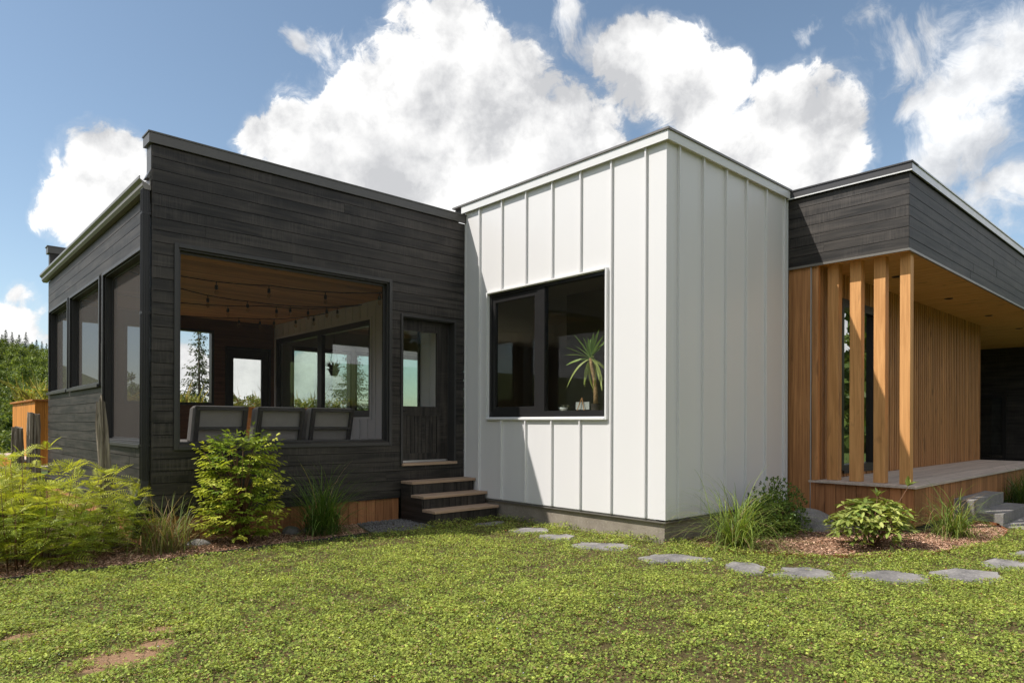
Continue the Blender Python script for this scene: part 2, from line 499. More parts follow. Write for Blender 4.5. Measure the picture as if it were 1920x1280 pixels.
class MB:
    def __init__(s):
        s.v = []
        s.f = []

    def box(s, x0, x1, y0, y1, z0, z1):
        b = len(s.v)
        s.v += [(x0, y0, z0), (x1, y0, z0), (x1, y1, z0), (x0, y1, z0), (x0, y0, z1), (x1, y0, z1), (x1, y1, z1), (x0, y1, z1)]
        s.f += [tuple(b + i for i in q) for q in ((3, 2, 1, 0), (4, 5, 6, 7), (0, 1, 5, 4), (1, 2, 6, 5), (2, 3, 7, 6), (3, 0, 4, 7))]
        return s

    def hexa(s, pts):
        b = len(s.v)
        s.v += [tuple(p) for p in pts]
        s.f += [tuple(b + i for i in q) for q in ((3, 2, 1, 0), (4, 5, 6, 7), (0, 1, 5, 4), (1, 2, 6, 5), (2, 3, 7, 6), (3, 0, 4, 7))]
        return s

    def bar(s, a, b, wd, hd=None, up=(0, 0, 1)):
        a, b = Vector(a), Vector(b)
        d = (b - a).normalized()
        u = Vector(up)
        if abs(d.dot(u)) > 0.98:
            u = Vector((1, 0, 0))
        r = d.cross(u).normalized() * (wd / 2)
        q = r.normalized().cross(d) * ((hd or wd) / 2)
        return s.hexa([a - r - q, a + r - q, a + r + q, a - r + q, b - r - q, b + r - q, b + r + q, b - r + q])

    def tube(s, path, rad, n=8, cap=True):
        path = [Vector(p) for p in path]
        rs = rad if isinstance(rad, (list, tuple)) else [rad] * len(path)
        base = len(s.v)
        ref = Vector((0.31, 0.17, 0.93))
        for i, p in enumerate(path):
            d = (path[min(i + 1, len(path) - 1)] - path[max(i - 1, 0)]).normalized()
            r = ref if abs(d.dot(ref)) < 0.95 else Vector((1, 0, 0))
            x = d.cross(r).normalized()
            y = d.cross(x)
            for k in range(n):
                a = 2 * PI * k / n
                q = p + (x * math.cos(a) + y * math.sin(a)) * rs[i]
                s.v.append(tuple(q))
        for i in range(len(path) - 1):
            for k in range(n):
                k2 = (k + 1) % n
                s.f.append((base + i * n + k, base + i * n + k2, base + (i + 1) * n + k2, base + (i + 1) * n + k))
        if cap:
            s.f.append(tuple(base + k for k in range(n))[::-1])
            s.f.append(tuple(base + (len(path) - 1) * n + k for k in range(n)))
        return s

    def prism(s, poly, axis, a, b):
        """poly: 2-D outline in the two other axes, extruded along axis from a to b"""
        base = len(s.v)
        n = len(poly)
        for t in (a, b):
            for (p, q) in poly:
                s.v.append((t, p, q) if axis == 'x' else (p, t, q) if axis == 'y' else (p, q, t))
        for i in range(n):
            j = (i + 1) % n
            s.f.append((base + i, base + j, base + n + j, base + n + i))
        s.f.append(tuple(base + i for i in range(n))[::-1])
        s.f.append(tuple(base + n + i for i in range(n)))
        return s

    def lathe(s, prof, c=(0, 0, 0), n=16):
        base = len(s.v)
        for (r, z) in prof:
            for k in range(n):
                a = 2 * PI * k / n
                s.v.append((c[0] + r * math.cos(a), c[1] + r * math.sin(a), c[2] + z))
        for i in range(len(prof) - 1):
            for k in range(n):
                k2 = (k + 1) % n
                s.f.append((base + i * n + k, base + i * n + k2, base + (i + 1) * n + k2, base + (i + 1) * n + k))
        s.f.append(tuple(base + k for k in range(n))[::-1])
        s.f.append(tuple(base + (len(prof) - 1) * n + k for k in range(n)))
        return s

    def mesh(s, name, mat, smooth=False, bevel=0.0):
        me = bpy.data.meshes.new(name)
        me.from_pydata(s.v, [], s.f)
        me.materials.append(mat)
        import bmesh
        bm = bmesh.new()
        bm.from_mesh(me)
        bmesh.ops.recalc_face_normals(bm, faces=bm.faces)
        if bevel > 0:
            bmesh.ops.bevel(bm, geom=list(bm.edges), offset=bevel, segments=1, affect='EDGES')
        bm.to_mesh(me)
        bm.free()
        if smooth:
            me.polygons.foreach_set('use_smooth', [True] * len(me.polygons))
        return me

    def build(s, name, mat, parent=None, label=None, smooth=False, bevel=0.0, kind=None, loc=None):
        return link(name, s.mesh(name, mat, smooth, bevel), parent, loc, label, kind)


def np_mesh(name, V, F, mat, colors=None, smooth=False):
    """fast mesh from numpy arrays; F is (n,k) with one k; colors one per vertex"""
    me = bpy.data.meshes.new(name)
    V = np.ascontiguousarray(V, dtype=np.float32)
    F = np.ascontiguousarray(F, dtype=np.int32)
    me.vertices.add(len(V))
    me.vertices.foreach_set('co', V.ravel())
    n, k = F.shape
    me.loops.add(n * k)
    me.loops.foreach_set('vertex_index', F.ravel())
    me.polygons.add(n)
    me.polygons.foreach_set('loop_start', np.arange(0, n * k, k, dtype=np.int32))
    me.polygons.foreach_set('loop_total', np.full(n, k, dtype=np.int32))
    if smooth:
        me.polygons.foreach_set('use_smooth', np.ones(n, dtype=bool))
    me.update(calc_edges=True)
    if colors is not None:
        a = me.color_attributes.new('Col', 'FLOAT_COLOR', 'POINT')
        c = np.ones((len(V), 4), dtype=np.float32)
        c[:, :3] = colors
        a.data.foreach_set('color', c.ravel())
    me.materials.append(mat)
    return me


def leaves(base, dirs, ups, L, Wd, cols, fold=0.25, droop=0.0, six=False):
    """one folded leaf per row: base point, direction, up normal, length, width -> V, quads, colours
    a kite of two quads sharing the midrib, so each leaf catches light on two sides"""
    n = len(base)
    d = dirs / np.linalg.norm(dirs, axis=1, keepdims=True)
    side = np.cross(d, ups)
    side /= np.linalg.norm(side, axis=1, keepdims=True) + 1e-9
    nrm = np.cross(side, d)
    L = np.broadcast_to(L, (n,))[:, None]
    Wd = np.broadcast_to(Wd, (n,))[:, None]
    p0 = base
    pm = base + d * L * 0.5 - nrm * (L * droop * 0.25)
    pt = base + d * L - nrm * (L * droop)
    l1 = base + d * L * 0.36 + side * Wd * 0.5 + nrm * (Wd * fold)
    r1 = base + d * L * 0.36 - side * Wd * 0.5 + nrm * (Wd * fold)
    l2 = base + d * L * 0.72 + side * Wd * 0.36 + nrm * (Wd * fold * 0.7) - nrm * (L * droop * 0.5)
    r2 = base + d * L * 0.72 - side * Wd * 0.36 + nrm * (Wd * fold * 0.7) - nrm * (L * droop * 0.5)
    if six:
        V = np.stack([p0, l1, l2, pt, r2, r1, pm], 1).reshape(-1, 3)
        i = np.arange(n)[:, None] * 7
        F = np.concatenate([i + np.array([[0, 6, 1, 1]])[:, :4], ], 1)
        q = np.array([[0, 1, 6, 6], [1, 2, 3, 6], [0, 6, 5, 5], [6, 3, 4, 5]])
        tri = np.array([[0, 6, 1], [1, 6, 2], [2, 6, 3], [0, 5, 6], [5, 4, 6], [4, 3, 6]])
        F = (i[:, None, :] + tri[None, :, :]).reshape(-1, 3)
        C = np.repeat(cols, 7, 0)
        return V, F, C
    V = np.stack([p0, l1, pt, r1], 1).reshape(-1, 3)
    i = np.arange(n)[:, None, None] * 4
    tri = np.array([[0, 2, 1], [0, 3, 2]])[None]
    F = (i + tri).reshape(-1, 3)
    C = np.repeat(cols, 4, 0)
    return V, F, C


def merge(parts):
    Vs, Fs, Cs, o = [], [], [], 0
    for V, F, C in parts:
        Vs.append(V)
        Fs.append(F + o)
        Cs.append(C)
        o += len(V)
    return np.concatenate(Vs), np.concatenate(Fs), np.concatenate(Cs)


def tint(n, a, b, spread=0.18):
    """n leaf colours between a and b with some brightness spread"""
    t = rng.random((n, 1))
    c = np.array(a)[None] * (1 - t) + np.array(b)[None] * t
    return c * (1 + spread * rng.standard_normal((n, 1))).clip(0.5, 1.6)


def unit(v):
    return v / (np.linalg.norm(v, axis=-1, keepdims=True) + 1e-9)


# ------------------------------------------------------------------ ground and far land
def smooth(t):
    t = np.clip(t, 0, 1)
    return t * t * (3 - 2 * t)


def hfun(x, y):
    """ground height: flat round the house, a dip behind it, wooded hills beyond"""
    x = np.asarray(x, float)
    y = np.asarray(y, float)
    h = np.full(np.broadcast(x, y).shape, -0.06)
    # gentle fall to the left of the house
    h = h - 0.10 * smooth((-x - 5.2) / 1.5) * smooth((y - 2.6) / 2.0)
    dip = smooth((y - 15) / 60.0)
    h = h - 3.0 * dip
    H = np.interp(x, [-300, -40, 27, 42, 60, 90, 99, 110, 125, 160, 250, 400], [38, 36, 31.5, 29, 18, 0.0, 8.0, 12.0, 3.5, 2.5, 8, 14])
    h = h + (H + 1.0) * smooth((y - 110) / 250.0) + 6 * smooth((y - 310) / 150.0)
    # a wooded rise on the other sides too
    r = np.sqrt(x * x + y * y)
    side = smooth((-x - 30) / 60.0) * 9 + smooth((-y - 40) / 80.0) * 8 + smooth((x - 60) / 80.0) * 7
    return h + side * smooth((r - 30) / 40.0) * (1 - smooth((y - 30) / 40.0))


rr = np.concatenate([np.linspace(0, 12, 25), 12 * 1.09 ** np.arange(1, 60)])
rr = rr[rr < 1600]
na = 144
aa = np.linspace(0, 2 * PI, na, endpoint=False)
X = (rr[1:, None] * np.cos(aa)[None]).ravel()
Y = (rr[1:, None] * np.sin(aa)[None]).ravel()
GV = np.concatenate([[[0, 0, float(hfun(0, 0))]], np.stack([X, Y, hfun(X, Y)], 1)])
me = bpy.data.meshes.new('ground')
GF = [(0, 1 + k, 1 + (k + 1) % na) for k in range(na)]
for i in range(len(rr) - 2):
    for k in range(na):
        k2 = (k + 1) % na
        GF.append((1 + i * na + k, 1 + (i + 1) * na + k, 1 + (i + 1) * na + k2, 1 + i * na + k2))
me.from_pydata([tuple(v) for v in GV], [], GF)
me.materials.append(M['soil'])
me.polygons.foreach_set('use_smooth', [True] * len(me.polygons))
tag(link('ground', me), 'brown soil and rough meadow under the clover and out to the hills', kind='structure')

# ------------------------------------------------------------------ house
house = empty('house', (0, 0, 0), 'single storey house of black boards, white ribbed metal and cedar', 'house')
YA, XD, XE, YF = 4.028, -4.806, 3.2585, -1.7313
Y1 = 11.4            # back of the screened porch
PITCH = 0.1475


def cut(iv, holes):
    """subtract hole intervals from [a,b]"""
    out = [iv]
    for (h0, h1) in holes:
        nx = []
        for (a, b) in out:
            if h1 <= a or h0 >= b:
                nx.append((a, b))
            else:
                if h0 > a:
                    nx.append((a, h0))
                if h1 < b:
                    nx.append((h1, b))
        out = nx
    return [(a, b) for (a, b) in out if b - a > 0.02]


def hboards(part, axis, plane, outward, u0, u1, z0, z1, holes, mat, pitch=PITCH, th=0.022, gap=0.007, seglen=(3.4, 5.6), name='siding_board'):
    """horizontal boards on a wall; plane = outer face coordinate, outward = +1/-1 along the wall's normal axis"""
    n = int(round((z1 - z0) / pitch))
    p = (z1 - z0) / n
    for i in range(n):
        a, b = z0 + i * p + gap / 2, z0 + (i + 1) * p - gap / 2
        # a board is notched round an opening: the row splits in z where the hole edge runs through it
        hs = [(h[0], h[1]) for h in holes if h[2] < b - 0.01 and h[3] > a + 0.01]
        rows = [(a, b, hs)]
        for h in holes:
            for e in (h[2], h[3]):
                if a + 0.012 < e < b - 0.012:
                    lo = [(k[0], k[1]) for k in holes if k[2] < e - 0.001 and k[3] > a + 0.001]
                    hi = [(k[0], k[1]) for k in holes if k[2] < b - 0.001 and k[3] > e + 0.001]
                    rows = [(a, e, lo), (e, b, hi)]
        # pieces that the cut leaves are joined back into one board object per run
        runs = []
        cuts = []
        x = u0 + random.uniform(0.6, seglen[1])
        while x < u1 - 0.5:
            cuts.append(x)
            x += random.uniform(*seglen)
        mbs = {}
        for (ra, rb, rh) in rows:
            jog = [(c - 0.0015, c + 0.0015) for c in cuts]
            for (s0, s1) in cut((u0, u1), rh):
                pts = [s0] + [c for c in cuts if s0 + 0.25 < c < s1 - 0.25] + [s1]
                for k in range(len(pts) - 1):
                    key = (round(sum(1 for c in cuts if c < (pts[k] + pts[k + 1]) / 2)), len(rh) and round(pts[k], 2))
                    mbs.setdefault((i, key), []).append((pts[k] + (0.0012 if k else 0), pts[k + 1] - 0.0012, ra, rb))
        for key, bl in mbs.items():
            m = MB()
            dd = random.uniform(-0.0018, 0.0018)
            f = plane + outward * dd
            bk = plane - outward * th
            lo, hi = min(f, bk), max(f, bk)
            for (s0, s1, ra, rb) in bl:
                if axis == 'x':
                    m.box(s0, s1, lo, hi, ra, rb)
                else:
                    m.box(lo, hi, s0, s1, ra, rb)
            m.build(name, mat, part)


def wall_with_holes(axis, lo, hi, u0, u1, z0, z1, holes, m=None):
    """solid wall slab lo..hi on its normal axis with rectangular openings"""
    m = m or MB()
    us = sorted(set([u0, u1] + [h[0] for h in holes] + [h[1] for h in holes]))
    for a, b in zip(us[:-1], us[1:]):
        hs = sorted([(h[2], h[3]) for h in holes if h[0] < (a + b) / 2 < h[1]])
        for (c, d) in cut((z0, z1), hs):
            if axis == 'x':
                m.box(a, b, lo, hi, c, d)
            else:
                m.box(lo, hi, a, b, c, d)
    return m


def rect_frame(m, axis, lo, hi, u0, u1, z0, z1, wd, bottom=True, wtop=None, wbot=None):
    wt_ = wtop or wd
    wb = wbot or wd
    def bx(a, b, c, d):
        if axis == 'x':
            m.box(a, b, lo, hi, c, d)
        else:
            m.box(lo, hi, a, b, c, d)
    bx(u0, u0 + wd, z0, z1)
    bx(u1 - wd, u1, z0, z1)
    bx(u0 + wd, u1 - wd, z1 - wt_, z1)
    if bottom:
        bx(u0 + wd, u1 - wd, z0, z0 + wb)
    return m


# ---- black front wall of the screened porch
AW = (-4.500, -1.482, 1.175, 3.600)      # big screened opening
AD = (-1.250, -0.205, 0.790, 3.120)      # door opening
pw = wall_with_holes('x', YA + 0.026, YA + 0.17, XD + 0.03, -0.002, 0.29, 4.80, [AW, AD]).build('black_wall', M['black_flat'], house, 'black board wall with the large screened opening and the door')
hboards(pw, 'x', YA, -1, XD, -0.004, 0.41, 4.80, [AW, AD], M['black_x'])
MB().box(XD - 0.01, -1.27, YA + 0.012, YA + 0.025, 0.285, 0.408).build('base_board', M['black_x'], pw)
t = MB()
rect_frame(t, 'x', YA - 0.022, YA + 0.012, AW[0] - 0.058, AW[1] + 0.05, AW[2] - 0.075, AW[3] + 0.052, 0.05)
sf = t.build('screen_frame', M['black_trim'], pw, bevel=0.003)
t = MB()
rect_frame(t, 'x', YA + 0.012, YA + 0.165, AW[0] - 0.008, AW[1] + 0.0, AW[2] - 0.025, AW[3] + 0.002, 0.02)
rect_frame(t, 'x', YA + 0.085, YA + 0.12, AW[0] + 0.012, AW[1] - 0.02, AW[2] - 0.005, AW[3] - 0.018, 0.03)
t.build('opening_lining', M['black_trim'], pw)
MB().box(AW[0] + 0.04, AW[1] - 0.05, YA + 0.101, YA + 0.1025, AW[2] + 0.02, AW[3] - 0.04).build('insect_screen', M['screen_clear'], pw)
# parapet cap of the porch
pc = MB()
pc.box(XD - 0.045, 0.0, YA - 0.035, YA + 0.0, 4.805, 4.925)
pc.box(XD - 0.055, 0.0, YA - 0.045, YA + 0.25, 4.925, 4.943)
pc.box(XD - 0.045, XD - 0.005, YA, YA + 0.235, 4.805, 4.925)
pc.build('parapet_cap', M['dark_metal'], house, 'dark metal cap along the top of the porch parapet')
pe = MB().box(XD + 0.005, 0, YA + 0.171, YA + 0.20, 4.3, 4.92)
pe.box(XD - 0.012, XD + 0.028, YA + 0.015, YA + 0.20, 4.36, 4.803)
pe.build('parapet_end', M['dark_metal'], house)

# ---- porch door
dr = empty('door', (0, 0, 0), None, None)
dr.parent = house
t = MB()
rect_frame(t, 'x', YA - 0.022, YA + 0.010, AD[0] - 0.02, AD[1] + 0.012, AD[2] + 0.0, AD[3] + 0.03, 0.035, bottom=False)
rect_frame(t, 'x', YA + 0.010, YA + 0.165, AD[0] - 0.002, AD[1] + 0.002, AD[2], AD[3] + 0.002, 0.022, bottom=False)
t.build('door_frame', M['black_trim'], dr)
DY = YA + 0.125
dl = MB()
x0, x1 = AD[0] + 0.022, -0.262
gx0, gx1, gz0, gz1 = -1.135, -0.475, 1.715, 2.925
dl.box(x0, gx0, DY, DY + 0.045, 0.85, 3.095)
dl.box(gx1, x1, DY, DY + 0.045, 0.85, 3.095)
dl.box(gx0, gx1, DY, DY + 0.045, gz1, 3.095)
dl.box(gx0, gx1, DY, DY + 0.045, 1.56, gz0)
dl.box(gx0, gx1, DY, DY + 0.045, 0.85, 0.96)
dl.build('door_leaf', M['black_z'], dr)
MB().box(x1, AD[1] - 0.02, DY + 0.01, DY + 0.05, 0.85, 3.095).build('door_jamb', M['black_trim'], dr)
k = 9
for i in range(k):
    a = gx0 + (gx1 - gx0) * i / k
    b = gx0 + (gx1 - gx0) * (i + 1) / k
    MB().box(a + 0.003, b - 0.003, DY + 0.014, DY + 0.034, 0.96, 1.56).build('door_board', M['black_z'], dr)
MB().box(gx0, gx1, DY + 0.02, DY + 0.026, gz0, gz1).build('door_glass', M['glass'], dr)
MB().box(AD[0] + 0.02, AD[1] - 0.09, DY - 0.03, DY + 0.05, 0.818, 0.85).build('threshold', M['steel'], dr)
MB().box(AD[0] - 0.005, AD[1] + 0.02, YA - 0.05, DY + 0.05, 0.778, 0.817).build('door_sill', M['tread_x'], dr)
t = MB().tube([(x0 + 0.055, DY - 0.004, 1.64), (x0 + 0.055, DY - 0.05, 1.64), (x0 + 0.13, DY - 0.05, 1.64)], 0.009, 8)
t.build('handle', M['frame'], dr, smooth=True)

# ---- side wall of the screened porch (three screened openings)
DW = [(4.44, 6.52, 1.20, 3.600), (6.79, 9.06, 2.045, 3.600), (9.30, 11.20, 2.045, 3.600)]
sw = wall_with_holes('y', XD + 0.026, XD + 0.17, YA + 0.026, Y1, 0.41, 4.30, DW).build('black_wall', M['black_flat'], house, 'black board side wall with three screened openings')
hboards(sw, 'y', XD, -1, YA + 0.002, Y1, 0.41, 4.25, DW, M['black_y'])
for (a, b, c, d) in DW:
    t = MB()
    rect_frame(t, 'y', XD - 0.024, XD + 0.010, a - 0.045, b + 0.045, c - 0.055, d + 0.045, 0.045)
    t.box(XD - 0.055, XD - 0.024, a - 0.06, b + 0.06, c - 0.075, c - 0.03)
    rect_frame(t, 'y', XD + 0.010, XD + 0.165, a - 0.002, b + 0.002, c - 0.012, d + 0.002, 0.02)
    rect_frame(t, 'y', XD + 0.10, XD + 0.13, a + 0.018, b - 0.018, c + 0.0, d - 0.018, 0.03)
    f = t.build('screen_frame', M['black_trim'], sw, bevel=0.002)
    MB().box(XD + 0.113, XD + 0.1145, a + 0.04, b - 0.04, c + 0.02, d - 0.04).build('insect_screen', M['screen'], sw)
# ledge and board under the side wall
lg = MB()
lg.box(XD - 0.10, XD + 0.02, YA - 0.02, Y1, 0.375, 0.398)
lg.box(XD - 0.085, XD - 0.055, YA - 0.01, Y1, 0.25, 0.375)
lg.build('base_board', M['black_y'], sw, bevel=0.003)
# gutter
prof = [(XD - 0.004, 4.395), (XD - 0.004, 4.245), (XD - 0.075, 4.245), (XD - 0.10, 4.285), (XD - 0.10, 4.325), (XD - 0.135, 4.36), (XD - 0.135, 4.395), (XD - 0.125, 4.395), (XD - 0.125, 4.36), (XD - 0.02, 4.30), (XD - 0.02, 4.395)]
MB().prism(prof, 'y', YA + 0.03, Y1 + 0.12).build('gutter', M['gutter'], house, 'bronze metal gutter along the eave of the porch')
MB().hexa([(XD - 0.06, YA + 0.03, 4.39), (XD + 0.12, YA + 0.03, 4.39), (XD + 0.12, YA + 0.16, 4.39), (XD - 0.06, YA + 0.16, 4.39),
           (XD - 0.01, YA + 0.03, 4.50), (XD + 0.12, YA + 0.03, 4.56), (XD + 0.12, YA + 0.16, 4.56), (XD - 0.01, YA + 0.16, 4.50)]).build('flashing', M['dark_metal'], house)
# downspout
px_, py_ = XD - 0.055, YA + 0.085
t = MB()
path = [(px_, py_, 4.26), (px_, py_, 0.74), (px_ - 0.012, py_ - 0.005, 0.66), (px_ - 0.07, py_ - 0.02, 0.53), (px_ - 0.085, py_ - 0.03, 0.44), (px_ - 0.085, py_ - 0.03, 0.06)]
for a, b in zip(path[:-1], path[1:]):
    t.bar(a, b, 0.085, 0.085, (0.0, 1.0, 0.0))
for s in (-0.026, 0.0, 0.026):
    t.box(px_ - 0.048, px_ - 0.0425, py_ + s - 0.005, py_ + s + 0.005, 0.75, 4.25)
    t.box(px_ + s - 0.005, px_ + s + 0.005, py_ - 0.048, py_ - 0.0425, 0.75, 4.25)
ds = t.build('downspout', M['downpipe'], house, 'black downspout at the porch corner with a bend at its foot', bevel=0.004)
for z in (1.15, 2.75, 3.95):
    MB().box(px_ - 0.046, px_ + 0.06, py_ - 0.046, py_ + 0.048, z, z + 0.03).build('strap', M['downpipe'], ds)

# ---- skirting under the porch (vertical cedar boards)
sk = MB().box(XD - 0.02, -1.3, YA + 0.07, YA + 0.09, -0.2, 0.284).build('skirting', M['black_flat'], house, 'cedar skirting boards under the black porch walls')
x = XD - 0.03
while x < -1.30:
    MB().box(x + 0.003, min(x + 0.147, -1.27), YA + 0.046, YA + 0.066, -0.2, 0.283).build('skirting_board', M['skirt_z'], sk)
    x += 0.15
y = YA + 0.05
while y < Y1:
    MB().box(XD - 0.055, XD - 0.035, y + 0.003, y + 0.147, -0.35, 0.30).build('skirting_board', M['skirt_z'], sk)
    y += 0.15

# ---- porch inside: floor, ceiling, back wall, inner white wall
MB().box(XD + 0.17, -0.26, YA + 0.18, Y1 - 0.16, 0.60, 0.76).build('porch_floor', M['deck_x'], house)
ce = MB().box(XD + 0.17, -0.21, YA + 0.171, Y1 - 0.001, 3.845, 4.28).build('porch_ceiling', M['roof'], house, 'cedar board ceiling of the screened porch')
y = YA + 0.175
while y < Y1 - 0.1:
    MB().box(XD + 0.172, -0.212, y + 0.0015, min(y + 0.0985, Y1 - 0.15), 3.825 + random.uniform(0, 0.001), 3.843).build('ceiling_board', M['cedar_bounce_x'], ce)
    y += 0.10
BW = [(-4.62, -3.62, 1.86, 3.54), (-3.46, -1.66, 1.86, 3.54), (-1.34, -0.34, 0.78, 3.19)]
bw = wall_with_holes('x', Y1 - 0.14, Y1, XD + 0.17, -0.04, 0.41, 4.28, BW).build('back_wall', M['brown_wall'], house, 'brown wooden end wall of the screened porch with window and door')
for (a, b, c, d) in BW[:2]:
    t = MB()
    rect_frame(t, 'x', Y1 - 0.16, Y1 + 0.01, a - 0.02, b + 0.02, c - 0.02, d + 0.02, 0.055)
    t.build('window_frame', M['frame'], bw)
t = MB()
a, b, c, d = BW[2]
rect_frame(t, 'x', Y1 - 0.10, Y1 - 0.05, a, b, c, d, 0.165, wtop=0.23, wbot=0.3)
rect_frame(t, 'x', Y1 - 0.16, Y1 + 0.01, a - 0.04, b + 0.04, c - 0.02, d + 0.04, 0.045)
t.build('door_frame', M['frame'], bw)
MB().box(a + 0.16, b - 0.16, Y1 - 0.08, Y1 - 0.075, c + 0.28, d - 0.22).build('door_glass', M['glass'], bw)
# back parapet cap
t = MB().box(XD - 0.04, 0, Y1 - 0.2, Y1 + 0.03, 4.80, 4.925).box(XD - 0.055, 0, Y1 - 0.21, Y1 + 0.045, 4.925, 4.943)
t.build('parapet_cap', M['dark_metal'], house, 'dark metal cap at the far end of the porch roof')
MB().box(XD + 0.0, 0, Y1 - 0.17, Y1, 4.30, 4.80).build('parapet_wall', M['black_x'], house)
MB().box(XD - 0.02, 0.0, YA + 0.20, Y1 - 0.17, 4.30, 4.39).build('roof', M['roof'], house)
# inner white wall of the porch, with the sliding window
XI = -0.205
IW = (6.72, 11.16, 1.56, 3.475)
IW2 = (5.06, 6.12, 0.86, 3.32)
iw = wall_with_holes('y', XI + 0.004, XI + 0.17, YA + 0.175, Y1 - 0.142, 0.60, 3.825, [IW, IW2]).build('white_wall', M['white'], house, 'white vertical board wall inside the screened porch')
y = YA + 0.40
while y < Y1 - 0.1:
    for (c, d) in cut((0.77, 3.82), [(1.51, 3.525)] if 6.66 < y < 11.2 else [(0.80, 3.37)] if 5.0 < y < 6.15 else []):
        MB().box(XI - 0.012, XI + 0.003, y, y + 0.03, c, d).build('batten', M['white_trim'], iw)
    y += 0.30
t = MB()
rect_frame(t, 'y', XI - 0.02, XI + 0.003, IW[0] - 0.05, IW[1] + 0.05, IW[2] - 0.05, IW[3] + 0.05, 0.05)
t.build('window_trim', M['white_trim'], iw)
t = MB()
rect_frame(t, 'y', XI - 0.004, XI + 0.10, IW[0], IW[1], IW[2], IW[3], 0.075, wtop=0.12, wbot=0.13)
t.box(XI, XI + 0.09, 8.78, 8.98, IW[2] + 0.13, IW[3] - 0.12)
slw = t.build('window_frame', M['frame'], iw)
t = MB()
rect_frame(t, 'y', XI - 0.02, XI + 0.10, IW2[0] - 0.03, IW2[1] + 0.03, IW2[2] - 0.03, IW2[3] + 0.03, 0.06, wtop=0.08, wbot=0.12)
t.build('window_frame', M['frame'], iw)
MB().box(XI + 0.04, XI + 0.046, IW2[0] + 0.03, IW2[1] - 0.03, IW2[2] + 0.08, IW2[3] - 0.05).build('window_pane', M['green_glass'], iw)
MB().box(XI + 0.03, XI + 0.036, IW[0] + 0.07, 8.78, IW[2] + 0.12, IW[3] - 0.11).build('window_pane', M['green_glass'], iw)
MB().box(XI + 0.06, XI + 0.066, 8.98, IW[1] - 0.07, IW[2] + 0.12, IW[3] - 0.11).build('window_pane', M['green_glass'], iw)

# ---- white metal volume
WZ0, WZ1, WCAP = 0.243, 4.965, 5.108
BWN = (0.955, 3.395, 1.545, 3.525)       # window hole in the sunlit wall (y0,y1,z0,z1)
ww = wall_with_holes('y', 0.016, 0.15, 0.016, YA - 0.001, 0.23, 5.02, [BWN]).build('white_wall', M['white_trim'], house, 'sunlit white ribbed metal wall with the large black window')
seams = [0.301, 0.860, 1.412, 1.963, 2.516, 3.068, 3.620]
edges = [-0.001] + seams + [YA - 0.003]
for i in range(len(edges) - 1):
    a, b = edges[i] + 0.0015, edges[i + 1] - 0.0015
    inter = (max(a, BWN[0]), min(b, BWN[1]))
    if inter[1] - inter[0] <= 0.001:
        MB().box(0.001, 0.013, a, b, WZ0, WZ1 + 0.03).build('panel', M['white'], ww)
    else:
        side_ = cut((a, b), [(BWN[0], BWN[1])])
        if side_:
            c, d = side_[0]
            m = MB()
            oy = [y for y in (a, b) if y not in (c, d)][0]
            lo, hi = min(oy, c, d), max(oy, c, d)
            if hi == d:      # the strip stands on the far side
                poly = [(lo, WZ0), (hi, WZ0), (hi, WZ1 + 0.03), (lo, WZ1 + 0.03), (lo, BWN[3]), (c, BWN[3]), (c, BWN[2]), (lo, BWN[2])]
            else:
                poly = [(lo, WZ0), (hi, WZ0), (hi, BWN[2]), (d, BWN[2]), (d, BWN[3]), (hi, BWN[3]), (hi, WZ1 + 0.03), (lo, WZ1 + 0.03)]
            m.prism(poly, 'x', 0.001, 0.013).build('panel', M['white'], ww)
        else:
            for (c, d) in cut((WZ0, WZ1 + 0.03), [(BWN[2], BWN[3])]):
                MB().box(0.001, 0.013, a, b, c, d).build('panel', M['white'], ww)
for y in seams:
    for (c, d) in cut((WZ0 + 0.004, WZ1 + 0.03), [(BWN[2] - 0.045, BWN[3] + 0.035)] if BWN[0] - 0.03 < y < BWN[1] + 0.03 else []):
        MB().box(-0.036, 0.012, y - 0.013, y + 0.013, c, d).build('seam', M['white'], ww, bevel=0.003)
MB().box(-0.008, 0.014, YA - 0.032, YA - 0.004, WZ0, WZ1 + 0.02).build('seam', M['white'], ww)
wc = MB().box(0.016, XE, 0.016, 0.15, 0.23, 5.02).build('white_wall', M['white_trim'], house, 'shaded white ribbed metal wall facing the lawn')
cs = [0.250, 0.816, 1.394, 1.952, 2.538, 3.139]
edges = [0.0005] + cs + [XE - 0.004]
for i in range(len(edges) - 1):
    MB().box(edges[i] + 0.0015, edges[i + 1] - 0.0015, 0.001, 0.013, WZ0, WZ1 + 0.03).build('panel', M['white'], wc)
for x in cs[:-1]:
    MB().box(x - 0.014, x + 0.014, -0.038, 0.012, WZ0 + 0.004, WZ1 + 0.03).build('seam', M['white'], wc, bevel=0.003)
MB().box(XE - 0.130, XE - 0.108, -0.030, 0.012, WZ0 + 0.004, WZ1 + 0.02).build('seam', M['white'], wc, bevel=0.003)
MB().box(XE - 0.034, XE - 0.004, -0.022, 0.012, WZ0 + 0.004, WZ1 + 0.02).build('seam', M['white'], wc, bevel=0.003)
